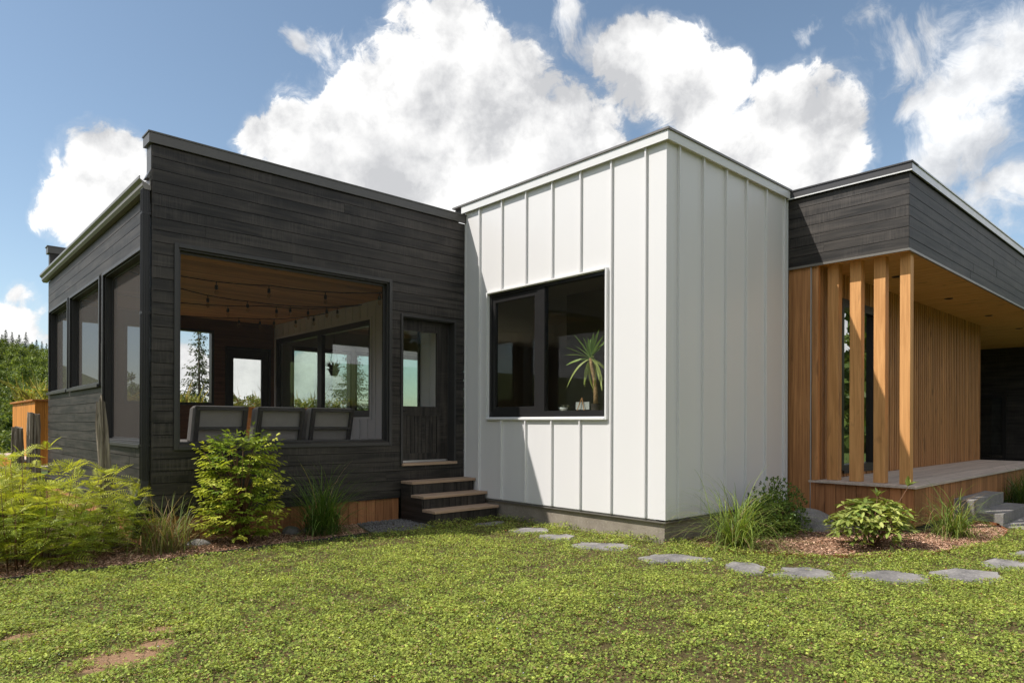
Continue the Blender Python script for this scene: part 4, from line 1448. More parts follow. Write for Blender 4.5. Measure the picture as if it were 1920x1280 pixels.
    tag(link('clover_flowers', np_mesh('clover_flowers', V.reshape(-1, 3), F, M['chips'], np.full((nb * 6, 3), 0.55))), 'few tiny white clover heads in the lawn', kind='stuff')
    print('clover leaves', n)


lawn()


# ------------------------------------------------------------------ plants
def plant(name, loc, label, cat, group=None):
    return empty(name, loc, label, cat, group)


def foliage(root, parts, mat='leaf', name='foliage'):
    V, F, C = merge(parts)
    o = link(name, np_mesh(name, V, F, M[mat], C), root)
    o['kind'] = 'stuff'
    return o


def stems_mesh(root, paths, r0, r1, mat='stem', n=5):
    m = MB()
    for p in paths:
        k = len(p)
        m.tube(p, [r0 + (r1 - r0) * i / (k - 1) for i in range(k)], n)
    return m.build('stems', M[mat], root, smooth=True)


def grass_tuft(loc, nb, L, spread, w_, cola, colb, label, lean=(0, 0), stiff=0.5, seed=1, straw=0.1):
    r = np.random.default_rng(seed)
    root = plant('ornamental_grass', loc, label, 'ornamental grass', 'ornamental grass tufts in the beds')
    seg = 7
    a = r.random(nb) * 2 * PI
    tilt = np.abs(r.normal(0.0, 0.40 + 0.35 * (1 - stiff), nb)) + 0.06
    b = np.stack([r.normal(0, spread, nb), r.normal(0, spread, nb), np.zeros(nb)], 1)
    hd = np.stack([np.cos(a) + lean[0], np.sin(a) + lean[1]], 1)
    hd /= np.linalg.norm(hd, axis=1, keepdims=True)
    ln = r.uniform(0.55, 1.1, nb) * L
    bend = r.uniform(0.9, 2.6, nb) * (1.35 - stiff)
    pos = b.copy()
    ang = tilt.copy()
    side = np.stack([-hd[:, 1], hd[:, 0], np.zeros(nb)], 1)
    pts = [pos.copy()]
    for s in range(seg):
        st_ = ln / seg
        pos = pos + np.concatenate([hd * (np.sin(ang) * st_)[:, None], (np.cos(ang) * st_)[:, None]], 1)
        ang = np.minimum(ang + bend / seg * (0.5 + 1.1 * s / seg), 2.75)
        pts.append(pos.copy())
    col = tint(nb, cola, colb, 0.15)
    dry = r.random(nb) < straw
    col[dry] = tint(int(dry.sum()), (0.30, 0.20, 0.10), (0.45, 0.34, 0.18), 0.15)
    Vs, Cs = [], []
    for s in range(seg + 1):
        wd = w_ * (1 - (s / seg) ** 1.6) + 0.0006
        Vs += [pts[s] - side * wd, pts[s] + side * wd]
        Cs += [col * (0.8 + 0.25 * s / seg)] * 2
    V = np.stack(Vs, 1).reshape(-1, 3)
    C = np.stack(Cs, 1).reshape(-1, 3)
    k = 2 * (seg + 1)
    q = np.array([[2 * s, 2 * s + 1, 2 * s + 3, 2 * s + 2] for s in range(seg)])
    F = (np.arange(nb)[:, None, None] * k + q[None]).reshape(-1, 4)
    o = link('blades', np_mesh('blades', V, F, M['leaf'], C), root)
    o['kind'] = 'stuff'
    # dead straw at the base
    nb2 = nb // 2
    b2 = np.stack([r.normal(0, spread * 1.2, nb2), r.normal(0, spread * 1.2, nb2), np.zeros(nb2)], 1)
    d2 = np.stack([r.normal(0, 0.5, nb2), r.normal(0, 0.5, nb2), np.ones(nb2)], 1)
    V, F, C = leaves(b2, d2, unit(r.normal(0, 1, (nb2, 3))), r.uniform(0.06, 0.2, nb2), 0.006, tint(nb2, (0.22, 0.13, 0.06), (0.42, 0.30, 0.17), 0.2), 0.1)
    o = link('dead_blades', np_mesh('dead_blades', V, F, M['leaf'], C), root)
    o['kind'] = 'stuff'
    return root


G0 = (0.12, 0.20, 0.03)
G1 = (0.32, 0.40, 0.085)
grass_tuft((0.42, -0.72, -0.06), 400, 1.16, 0.10, 0.0048, G0, G1, 'arching light green grass tuft at the white corner', stiff=0.12, seed=21)
grass_tuft((3.42, -2.22, -0.07), 280, 0.92, 0.09, 0.0050, G0, (0.30, 0.37, 0.08), 'arching grass tuft beside the stone steps', stiff=0.10, seed=22)
grass_tuft((8.55, -2.12, -0.07), 380, 0.85, 0.16, 0.006, (0.07, 0.13, 0.02), (0.14, 0.21, 0.04), 'dense green grass clump beyond the stone steps at the right edge', stiff=0.7, seed=23, straw=0.02)
grass_tuft((9.9, -2.15, -0.07), 300, 0.85, 0.16, 0.006, (0.07, 0.13, 0.02), (0.14, 0.21, 0.04), 'grass clump partly outside the right edge along the deck', stiff=0.7, seed=24, straw=0.02)
grass_tuft((-2.84, 3.50, -0.06), 430, 1.12, 0.09, 0.0045, (0.06, 0.135, 0.02), (0.16, 0.25, 0.045), 'dark green grass tuft in the shade between shrub and wooden steps', stiff=0.5, seed=25, straw=0.03)
grass_tuft((-4.78, 3.55, -0.08), 260, 0.84, 0.11, 0.0042, (0.13, 0.20, 0.04), (0.30, 0.34, 0.10), 'tan and green grass tuft at the downspout corner', stiff=0.55, seed=26, straw=0.45)


def pinnate(base, dirs, L, pairs, leafL, leafW, cola, colb, droop=0.35, r=None):
    """fern-like compound leaves"""
    r = r or rng
    n = len(base)
    d = unit(dirs)
    up = np.tile(np.array([[0, 0, 1.0]]), (n, 1)) + r.normal(0, 0.35, (n, 3))
    side = unit(np.cross(d, up))
    nrm = np.cross(side, d)
    Ls = L * r.uniform(0.7, 1.15, n)
    col = tint(n, cola, colb, 0.16)
    out = []
    for k in range(pairs):
        t = (k + 1.2) / (pairs + 1)
        p = base + d * (Ls * t)[:, None] + np.array([0, 0, -1.0]) * (Ls * droop * t * t)[:, None]
        tl = math.sin(PI * min(1, 0.22 + 0.74 * t)) ** 0.6
        for s in (-1, 1):
            ld = side * s * 0.86 + d * (0.42 + 0.3 * t) + nrm * 0.10 - np.array([0, 0, 0.1 + droop * 0.3 * t])
            V, F, C = leaves(p, ld, nrm + r.normal(0, 0.12, (n, 3)), leafL * tl * r.uniform(0.85, 1.1, n), leafW * tl, col * r.uniform(0.9, 1.1, (n, 1)), 0.18, 0.12)
            out.append((V, F, C))
    p = base + d * (Ls * 0.97)[:, None] + np.array([0, 0, -1.0]) * (Ls * droop)[:, None]
    V, F, C = leaves(p, d - np.array([0, 0, droop]), nrm, leafL * 0.7, leafW * 0.8, col, 0.18)
    out.append((V, F, C))
    # rachis
    q0, q1 = base, base + d * (Ls * 0.97)[:, None] - np.array([0, 0, 1.0]) * (Ls * droop)[:, None]
    V, F, C = leaves(q0, q1 - q0, nrm, np.linalg.norm(q1 - q0, axis=1), 0.004, np.tile(np.array([[0.20, 0.17, 0.05]]), (n, 1)), 0.0)
    out.append((V, F, C))
    return out


def false_spirea():
    root = plant('fern_leaved_shrub', (-6.1, 4.15, -0.12), 'bright yellow green fern leaved shrub among the weathered posts', 'shrub')
    r = np.random.default_rng(5)
    bases, dirs, paths = [], [], []
    # many upright stems from a spreading thicket
    for k in range(185):
        a = r.random() * 2 * PI
        rr_ = math.sqrt(r.random())
        bx, by = rr_ * 1.15 * math.cos(a), rr_ * 0.85 * math.sin(a)
        hgt = (0.56 + 0.66 * (1 - rr_ ** 2)) * r.uniform(0.42, 1.12)
        if bx > 0.55:
            hgt *= 0.95
        lean = np.array([bx * 0.22 + r.normal(0, 0.08), by * 0.22 + r.normal(0, 0.08) - 0.05])
        top = np.array([bx + lean[0], by + lean[1], hgt])
        mid = np.array([bx + lean[0] * 0.35, by + lean[1] * 0.35, hgt * 0.55])
        if k % 2 == 0:
            paths.append([(bx * 0.8, by * 0.8, 0.0), tuple(mid), tuple(top)])
        for lv in (1.0, 0.78, 0.56, 0.34):
            if lv < 1 and hgt < 0.4:
                continue
            p = np.array([bx, by, 0]) * (1 - lv) + top * lv
            m_ = 5 if lv == 1.0 else 3
            a0 = r.random() * 2 * PI
            for j in range(m_):
                aa_ = a0 + j * 2 * PI / m_ + r.normal(0, 0.25)
                e = r.uniform(0.15, 0.95) if lv == 1.0 else r.uniform(-0.05, 0.5)
                bases.append(p)
                dirs.append((math.cos(aa_) * math.cos(e), math.sin(aa_) * math.cos(e), math.sin(e)))
    bases, dirs = np.array(bases), np.array(dirs)
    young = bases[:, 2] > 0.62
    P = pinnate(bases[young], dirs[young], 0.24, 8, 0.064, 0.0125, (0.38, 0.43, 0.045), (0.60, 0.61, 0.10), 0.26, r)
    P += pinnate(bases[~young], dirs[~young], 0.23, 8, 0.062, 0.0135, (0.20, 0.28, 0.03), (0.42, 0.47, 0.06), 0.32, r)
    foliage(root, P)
    stems_mesh(root, paths, 0.006, 0.0025)


false_spirea()


def lime_shrub():
    root = plant('lime_shrub', (-3.93, 3.50, -0.06), 'lime green leafy shrub in front of the screened opening', 'shrub')
    r = np.random.default_rng(8)
    bases, dirs, paths = [], [], []
    for k in range(400):
        z = r.uniform(0.10, 1.28)
        t = z / 1.3
        # wide in the lower middle, narrow, ragged top
        wmax = (0.47 if t < 0.80 else 0.47 * (1 - (t - 0.80) / 0.24) ** 0.6) if t > 0.22 else 0.30 + 0.17 * t / 0.22
        wmax *= 1.0 + 0.22 * math.sin(z * 17.0 + 1.3) + 0.1 * r.normal()
        a = r.random() * 2 * PI
        rad = wmax * r.uniform(0.35, 1.0)
        p = np.array([rad * math.cos(a), rad * math.sin(a) * 0.75, z])
        bases.append(p * np.array([0.82, 0.82, 1.0]))
        dirs.append((math.cos(a + r.normal(0, 0.45)), math.sin(a + r.normal(0, 0.45)), r.uniform(-0.12, 0.35) + (0.5 if z > 1.12 else 0)))
        if k % 5 == 0:
            paths.append([(r.normal(0, 0.04), r.normal(0, 0.04), 0.0), (p[0] * 0.35, p[1] * 0.35, z * 0.62), tuple(p)])
    bases.append(np.array([0.12, 0.0, 1.25])); dirs.append((0.12, 0.02, 1.0))
    bases.append(np.array([0.05, 0.0, 1.18])); dirs.append((-0.1, 0.02, 1.0))
    bases, dirs = np.array(bases), unit(np.array(dirs))
    n = len(bases)
    up = unit(np.array([[0, 0, 1.0]]) + r.normal(0, 0.25, (n, 3)))
    side = unit(np.cross(dirs, up))
    Ls = r.uniform(0.14, 0.24, n)
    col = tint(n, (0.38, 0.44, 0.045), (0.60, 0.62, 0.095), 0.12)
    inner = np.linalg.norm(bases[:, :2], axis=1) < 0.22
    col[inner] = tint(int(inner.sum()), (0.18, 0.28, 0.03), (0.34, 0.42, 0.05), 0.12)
    out = []
    for k in range(5):
        t = (k + 0.5) / 5
        p = bases + dirs * (Ls * t)[:, None] - np.array([0, 0, 1.0]) * (Ls * 0.18 * t * t)[:, None]
        for s in (-1, 1):
            ld = side * s + dirs * 0.65 + np.array([0, 0, -0.30])
            out.append(leaves(p, ld + r.normal(0, 0.15, (n, 3)), up, r.uniform(0.050, 0.075, n), r.uniform(0.022, 0.032, n), col * r.uniform(0.85, 1.12, (n, 1)), 0.2, 0.12, True))
    p = bases + dirs * (Ls * 0.95)[:, None]
    for s in (-0.35, 0.35):
        out.append(leaves(p, dirs + side * s - np.array([0, 0, 0.15]), up, 0.07, 0.028, col, 0.2, 0.1, True))
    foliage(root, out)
    stems_mesh(root, paths, 0.008, 0.0025)


lime_shrub()


def dark_shrub():
    root = plant('evergreen_shrub', (1.72, -0.56, -0.07), 'dark green small leaved shrub behind the grass at the white wall', 'shrub')
    r = np.random.default_rng(9)
    n = 1700
    p = unit(r.normal(0, 1, (n, 3))) * (r.random((n, 1)) ** 0.4)
    p[:, 2] = np.abs(p[:, 2])
    p = p * np.array([0.62, 0.36, 0.66]) + np.array([0, 0, 0.04])
    p *= (1 + 0.18 * np.sin(p[:, :1] * 9 + p[:, 1:2] * 7))
    out = []
    for k in range(4):
        d = p * np.array([1, 1, 0.6]) + r.normal(0, 0.30, (n, 3)) + np.array([0, 0, 0.25])
        out.append(leaves(p + r.normal(0, 0.012, (n, 3)), d, unit(r.normal(0, 0.5, (n, 3)) + np.array([0, 0, 1])), r.uniform(0.028, 0.05, n), r.uniform(0.014, 0.022, n), tint(n, (0.05, 0.10, 0.016), (0.15, 0.23, 0.035), 0.2), 0.2, 0.1, True))
    foliage(root, out, 'glossleaf')
    paths = [[(r.normal(0, 0.04), r.normal(0, 0.04), 0), (x * 0.5, y * 0.5, z * 0.6), (x, y, z)] for (x, y, z) in p[::14] * 0.92]
    stems_mesh(root, paths, 0.006, 0.0025)


dark_shrub()


def leaf_mesh(name, L, W_, mat, cols, fold=0.16, droop=0.2, curl=0.0, rows=5):
    """one broad leaf: two strips of quads either side of the midrib"""
    Vs, Cs = [], []
    for i in range(rows + 1):
        t = i / rows
        wd = W_ * 0.5 * (math.sin(PI * min(1.0, 0.06 + 0.92 * t)) ** 0.75) + (0.0006 if i < rows else 0)
        if i == rows:
            wd = 0.0008
        z = -droop * L * t * t
        for s in (-1, 0, 1):
            Vs.append((L * t, s * wd, z + abs(s) * wd * fold * 2))
            Cs.append([c * (1.12 if s == 0 else 1.0) for c in cols])
    F = []
    for i in range(rows):
        for s in range(2):
            a = i * 3 + s
            F.append((a, a + 3, a + 4, a + 1))
    return np_mesh(name, np.array(Vs), np.array(F), M[mat], np.array(Cs), True)


def aim(o, p, d, roll=0.0):
    d = Vector(d).normalized()
    q = d.to_track_quat('X', 'Z')
    o.location = p
    o.rotation_mode = 'QUATERNION'
    o.rotation_quaternion = q @ Matrix.Rotation(roll, 3, 'X').to_quaternion()


def rhododendron():
    root = plant('rhododendron', (1.72, -1.80, -0.06), 'pale green rhododendron with whorls of broad leaves on the mulch', 'shrub')
    r = np.random.default_rng(12)
    ms = [leaf_mesh('leaf', 0.108, 0.040, 'glossleaf', c, 0.14, dr_) for c, dr_ in (((0.34, 0.39, 0.085), 0.12), ((0.42, 0.45, 0.12), 0.2), ((0.26, 0.33, 0.065), 0.3), ((0.48, 0.50, 0.16), 0.1), ((0.11, 0.17, 0.03), 0.35))]
    paths = []
    tips = []
    for k in range(120):
        a = r.random() * 2 * PI
        e = math.asin(r.uniform(-0.30, 0.98))
        rad = r.uniform(0.55, 1.0)
        p = np.array([0.50 * rad * math.cos(a) * math.cos(e), 0.46 * rad * math.sin(a) * math.cos(e), 0.31 + 0.30 * rad * math.sin(e)])
        # wider across the view
        p[0] += 0.14 * p[0] / 0.5
        tips.append(p)
    tips.append(np.array([0.30, -0.30, 0.76]))
    tips.append(np.array([0.12, -0.02, 0.62]))
    cnt = 0
    back = []
    for k, p in enumerate(tips):
        b = np.array([r.normal(0, 0.05), r.normal(0, 0.05), 0.0])
        if k % 3 == 0 or k >= len(tips) - 2:
            paths.append([tuple(b), (p[0] * 0.45, p[1] * 0.45, p[2] * 0.45), tuple(p - np.array([0, 0, 0.03])), tuple(p)])
        ax = unit(np.array([p[0] * 0.7, p[1] * 0.7, 0.35 + p[2] * 0.3]))
        x = unit(np.cross(ax, np.array([0.3, 0.2, 0.9])))
        y = np.cross(ax, x)
        m_ = 5 + int(r.integers(0, 2))
        small = k >= len(tips) - 2
        a0 = r.random() * 6
        for j in range(m_):
            a = a0 + 2 * PI * j / m_ + r.normal(0, 0.15)
            op = r.uniform(0.10, 0.55) if not small else r.uniform(1.2, 2.2)
            d = x * math.cos(a) + y * math.sin(a) + ax * op
            idx = int(r.choice(5, p=[0.32, 0.24, 0.2, 0.14, 0.10]))
            if p[1] > 0.05 or cnt >= 300:      # the far side, past the leaves one can pick out
                back.append((p, d, idx))
                continue
            o = bpy.data.objects.new('leaf', ms[idx])
            COL.objects.link(o)
            o.parent = root
            aim(o, p, d, r.normal(0, 0.3))
            s = r.uniform(0.75, 1.2) * (0.5 if small else 1)
            o.scale = (s, s, s)
            cnt += 1
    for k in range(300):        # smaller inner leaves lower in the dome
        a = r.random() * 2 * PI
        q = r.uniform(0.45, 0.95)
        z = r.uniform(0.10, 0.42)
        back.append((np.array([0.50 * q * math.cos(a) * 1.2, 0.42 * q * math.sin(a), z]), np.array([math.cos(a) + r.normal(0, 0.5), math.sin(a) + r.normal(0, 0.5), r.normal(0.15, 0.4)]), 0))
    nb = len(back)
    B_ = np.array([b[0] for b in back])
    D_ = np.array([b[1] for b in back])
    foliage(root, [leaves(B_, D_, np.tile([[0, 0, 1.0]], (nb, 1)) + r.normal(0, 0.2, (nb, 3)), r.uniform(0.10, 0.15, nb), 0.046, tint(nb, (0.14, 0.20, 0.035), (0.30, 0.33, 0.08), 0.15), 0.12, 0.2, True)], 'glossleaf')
    stems_mesh(root, paths, 0.0065, 0.003, n=5)


rhododendron()


# ------------------------------------------------------------------ weathered posts
def weathered_post(loc, h, r0, lean, seed, label, top='ragged'):
    r = np.random.default_rng(seed)
    n = 28
    rows = 26
    m = MB()
    gro = 1 - 0.22 * (r.random(n) < 0.30) * r.uniform(0.5, 1.3, n) + 0.08 * r.normal(size=n)
    for i in range(rows):
        t = i / (rows - 1)
        tw = 0.06 * t
        for k in range(n):
            a = 2 * PI * k / n + tw
            rad = r0 * (1.0 - 0.18 * t) * (gro[k] + 0.045 * math.sin(5 * t * 3 + k * 1.7) + 0.02 * r.normal())
            z = h * t
            if i >= rows - 4:
                f = (i - (rows - 4)) / 3
                zc = h * (rows - 4) / (rows - 1)
                z = zc + f * (h - zc) * (1 + (0.42 * math.sin(a * 1.0 + seed) + 0.14 * math.sin(a * 4 + 1)) * (1 if top == 'ragged' else 0.15))
                rad *= 1 - 0.25 * f * (1 if top == 'ragged' else 0.3)
            m.v.append((rad * math.cos(a) + lean[0] * t, rad * math.sin(a) * 0.85 + lean[1] * t, z))
    for i in range(rows - 1):
        for k in range(n):
            k2 = (k + 1) % n
            m.f.append((i * n + k, i * n + k2, (i + 1) * n + k2, (i + 1) * n + k))
    m.v.append((lean[0], lean[1], h * 0.97))
    for k in range(n):
        m.f.append(((rows - 1) * n + k, (rows - 1) * n + (k + 1) % n, len(m.v) - 1))
    o = m.build('weathered_post', M['grey_wood'], None, loc=loc)
    return tag(o, label, 'post', 'weathered fence posts by the shrub')


weathered_post((-5.15, 4.35, -0.25), 1.90, 0.072, (-0.13, 0.0), 3, 'tall split weathered post leaning in front of the side wall')
weathered_post((-5.735, 5.95, -0.3), 1.86, 0.085, (0.0, 0.0), 5, 'thick dark weathered post, second from the left, by the planter', 'flat')
weathered_post((-5.87, 6.0, -0.3), 1.67, 0.080, (-0.03, 0.0), 6, 'grey weathered post with a flat top at the left end of the planter', 'flat')
weathered_post((-6.175, 5.0, -0.3), 1.21, 0.080, (0.0, 0.0), 7, 'short weathered post at the left edge of the picture', 'flat')

# ------------------------------------------------------------------ planters on the far deck
def planter(name, x0, x1, y0, y1, z0, z1, label, long_axis):
    root = empty(name, ((x0 + x1) / 2, (y0 + y1) / 2, z0), label, 'planter', 'cedar planters on the far deck')
    ox, oy, oz = (x0 + x1) / 2, (y0 + y1) / 2, z0
    MB().box(x0 + 0.025 - ox, x1 - 0.025 - ox, y0 + 0.025 - oy, y1 - 0.025 - oy, 0, z1 - 0.1 - oz).build('box', M['planter_z'], root)
    y = y0
    while y < y1 - 0.02:
        e = min(y + 0.14, y1)
        MB().box(x0 - ox, x0 + 0.022 - ox, y + 0.002 - oy, e - 0.002 - oy, 0, z1 - 0.04 - oz).build('planter_board', M['planter_z'], root)
        y += 0.14
    x = x0 + 0.024
    while x < x1 - 0.02:
        e = min(x + 0.14, x1)
        MB().box(x + 0.002 - ox, e - 0.002 - ox, y0 - oy, y0 + 0.022 - oy, 0, z1 - 0.04 - oz).build('planter_board', M['planter_z'], root)
        x += 0.14
    t = MB()
    t.box(x0 - 0.05 - ox, x0 + 0.06 - ox, y0 - 0.05 - oy, y1 + 0.05 - oy, z1 - 0.038 - oz, z1 - oz)
    t.box(x1 - 0.06 - ox, x1 + 0.05 - ox, y0 - 0.05 - oy, y1 + 0.05 - oy, z1 - 0.038 - oz, z1 - oz)
    t.box(x0 + 0.06 - ox, x1 - 0.06 - ox, y0 - 0.05 - oy, y0 + 0.06 - oy, z1 - 0.038 - oz, z1 - oz)
    t.box(x0 + 0.06 - ox, x1 - 0.06 - ox, y1 - 0.06 - oy, y1 + 0.05 - oy, z1 - 0.038 - oz, z1 - oz)
    t.build('rim', M['planter_y'], root, bevel=0.004)
    MB().box(x0 + 0.06 - ox, x1 - 0.06 - ox, y0 + 0.06 - oy, y1 - 0.06 - oy, z1 - 0.12 - oz, z1 - 0.07 - oz).build('planter_soil', M['soil'], root)
    return root


planter('planter', -4.98, -4.45, 11.75, 15.2, 0.55, 1.90, 'tall cedar planter box beyond the porch corner', 'y')
planter('planter', -4.2, 3.0, 13.2, 13.75, 0.55, 1.86, 'long cedar planter box seen through the porch windows', 'x')
dk = MB().box(-4.98, 8.0, 11.42, 15.4, 0.45, 0.55)
fd = tag(dk.build('garden_deck', M['deck_x']), 'wooden deck behind the porch', 'deck')
t = MB()
y = 11.5
while y < 15.4:
    t.box(-4.98, -4.95, y + 0.003, y + 0.15, -0.6, 0.449)
    y += 0.155
t.build('skirting', M['planter_z'], fd)
bn = empty('bench', (-5.13, 13.0, 0.2), 'low cedar bench on the outer side of the tall planter', 'bench')
MB().box(-0.14, 0.14, -1.6, 1.95, 0.46, 0.50).build('seat', M['deck_x'], bn)
for y in (-1.58, 0.2, 1.9):
    MB().box(-0.12, 0.13, y, y + 0.04, -0.6, 0.455).build('leg', M['planter_z'], bn)
MB().box(-0.14, -0.115, -1.53, 1.89, 0.12, 0.455).build('apron', M['planter_z'], bn)


def flowers(loc, ext, label, seed, n=260):
    r = np.random.default_rng(seed)
    root = plant('planter_flowers', loc, label, 'flowers', 'flowers in the planters')
    p = np.stack([r.uniform(-ext[0], ext[0], n), r.uniform(-ext[1], ext[1], n), r.uniform(-0.03, 0.28, n)], 1)
    out = []
    for k in range(5):
        d = r.normal(0, 0.6, (n, 3)) + np.array([0, 0, 0.5])
        out.append(leaves(p + r.normal(0, 0.04, (n, 3)), d, unit(r.normal(0, 0.6, (n, 3)) + np.array([0, 0, 1])), r.uniform(0.06, 0.12, n), r.uniform(0.03, 0.05, n), tint(n, (0.16, 0.23, 0.035), (0.42, 0.42, 0.10), 0.2), 0.2))
    m_ = 70
    q = np.stack([r.uniform(-ext[0], ext[0], m_), r.uniform(-ext[1], ext[1], m_), r.uniform(0.1, 0.34, m_)], 1)
    fc = np.array([(0.75, 0.72, 0.70), (0.62, 0.05, 0.16), (0.75, 0.30, 0.06), (0.70, 0.62, 0.25)])[r.integers(0, 4, m_)]
    for k in range(4):
        a = k * PI / 2
        out.append(leaves(q, np.tile([[math.cos(a), math.sin(a), 0.35]], (m_, 1)), np.tile([[0, 0, 1.0]], (m_, 1)), 0.035, 0.035, fc, 0.1))
    foliage(root, out)
    nb = 60
    b = np.stack([r.uniform(-ext[0], ext[0], nb), r.uniform(-ext[1], ext[1], nb), np.zeros(nb)], 1)
    d = np.stack([r.normal(0, 0.6, nb), r.normal(0, 0.6, nb), np.ones(nb)], 1)
    V, F, C = leaves(b, d, unit(r.normal(0, 1, (nb, 3))), r.uniform(0.4, 0.75, nb), 0.012, tint(nb, (0.25, 0.28, 0.06), (0.50, 0.42, 0.16), 0.2), 0.1, 0.5, True)
    o = link('blades', np_mesh('blades', V, F, M['leaf'], C), root)
    o['kind'] = 'stuff'


flowers((-4.72, 13.4, 1.84), (0.20, 1.6), 'yellow green flowers spilling over the tall planter', 31, 420)
flowers((-2.6, 13.47, 1.80), (1.4, 0.2), 'flowers in the long planter seen through the porch windows', 32, 300)
flowers((1.2, 13.47, 1.80), (1.7, 0.2), 'flowers in the long planter seen through the inner window', 33, 300)

# ------------------------------------------------------------------ furniture on the porch
def lounge_chair():
    root = empty('lounge_chair', (0, 0, 0), None, None)
    W_ = 0.70
    ts = 0.21          # backward tilt towards the viewer
    def bp(x, z, off=0.0):
        return (x, -0.02 + (0.88 - z) * 0.26 + off, z)
    m = MB()
    for x in (-W_ / 2 + 0.03, W_ / 2 - 0.03):
        m.bar(bp(x, 0.10), bp(x, 0.90), 0.06, 0.045, (0, 1, 0))
    m.bar(bp(-W_ / 2, 0.875), bp(W_ / 2, 0.875), 0.045, 0.05)
    m.bar(bp(-W_ / 2 + 0.06, 0.60), bp(W_ / 2 - 0.06, 0.60), 0.04, 0.045)
    m.bar(bp(-W_ / 2 + 0.06, 0.30), bp(W_ / 2 - 0.06, 0.30), 0.04, 0.05)
    m.build('back_frame', M['sofa_frame'], root, bevel=0.004)
    c = MB()
    c.hexa([bp(-W_ / 2 - 0.01, 0.40, 0.045), bp(W_ / 2 + 0.01, 0.40, 0.045), bp(W_ / 2 + 0.01, 0.40, 0.26), bp(-W_ / 2 - 0.01, 0.40, 0.26),
            bp(-W_ / 2 - 0.01, 0.915, 0.045), bp(W_ / 2 + 0.01, 0.915, 0.045), bp(W_ / 2 + 0.01, 0.90, 0.24), bp(-W_ / 2 - 0.01, 0.90, 0.24)])
    c.build('back_cushion', M['cushion'], root, bevel=0.035, smooth=False)
    MB().box(-W_ / 2 + 0.01, W_ / 2 - 0.01, 0.14, 0.84, 0.30, 0.44).build('seat_cushion', M['cushion'], root, bevel=0.03)
    MB().box(-W_ / 2, W_ / 2, 0.12, 0.86, 0.24, 0.295).build('seat_frame', M['sofa_frame'], root)
    for x in (-W_ / 2 + 0.03, W_ / 2 - 0.03):
        for y in (0.16, 0.82):
            MB().box(x - 0.025, x + 0.025, y - 0.025, y + 0.025, 0.0, 0.24).build('leg', M['sofa_frame'], root)
    return root


lc = lounge_chair()
LABS = ['grey cushioned lounge chair at the left end of the porch row', 'middle grey cushioned lounge chair on the porch', 'grey cushioned lounge chair nearest the porch door']
for i, x in enumerate((-3.77, -2.92, -2.11)):
    if i == 0:
        o = lc
    else:
        o = lc.copy()
        COL.objects.link(o)
        for ch in list(lc.children):
            c = ch.copy()
            COL.objects.link(c)
            c.parent = o
    o.location = (x, 4.62, 0.762)
    tag(o, LABS[i], 'lounge chair', 'lounge chairs on the screened porch')


def string_lights(pts, bulbs, label, seed):
    root = empty('string_lights', pts[0], label, 'string lights', 'string lights under the porch ceiling')
    o = Vector(pts[0])
    path = []
    for a, b in zip(pts[:-1], pts[1:]):
        a, b = Vector(a), Vector(b)
        for k in range(8):
            t = k / 8
            path.append(a.lerp(b, t) - Vector((0, 0, 0.10 * 4 * t * (1 - t) * min(1, (b - a).length / 3))) - o)
    path.append(Vector(pts[-1]) - o)
    MB().tube(path, 0.009, 5).build('cable', M['wire'], root, smooth=True)
    for f in bulbs:
        k = f * (len(path) - 1)
        i = min(int(k), len(path) - 2)
        p = path[i].lerp(path[i + 1], k - i)
        s = MB().lathe([(0.008, 0.0), (0.008, -0.05), (0.024, -0.055), (0.028, -0.115), (0.018, -0.12)], p, 8).build('socket', M['wire'], root)
        MB().lathe([(0.014, -0.12), (0.032, -0.155), (0.032, -0.185), (0.014, -0.215), (0.001, -0.218)], p, 8).build('bulb', M['bulb'], s, smooth=True)


string_lights([(-4.55, 6.3, 3.78), (-2.5, 6.1, 3.72), (-0.24, 5.0, 3.79)], [0.12, 0.30, 0.5, 0.68, 0.86], 'string of bulbs nearest the screened opening', 1)
string_lights([(-4.55, 6.7, 3.79), (-2.2, 7.8, 3.72), (-0.24, 7.0, 3.79)], [0.14, 0.32, 0.5, 0.68, 0.84], 'second string of bulbs from the screened opening', 2)
string_lights([(-4.55, 8.9, 3.79), (-1.7, 8.1, 3.73), (-0.24, 7.1, 3.79)], [0.2, 0.38, 0.55, 0.72, 0.88], 'third string of bulbs from the screened opening', 3)
string_lights([(-4.55, 10.2, 3.79), (-1.5, 10.1, 3.74), (-0.24, 8.4, 3.79)], [0.3, 0.5, 0.62, 0.7, 0.82, 0.92], 'string of bulbs nearest the brown end wall', 4)

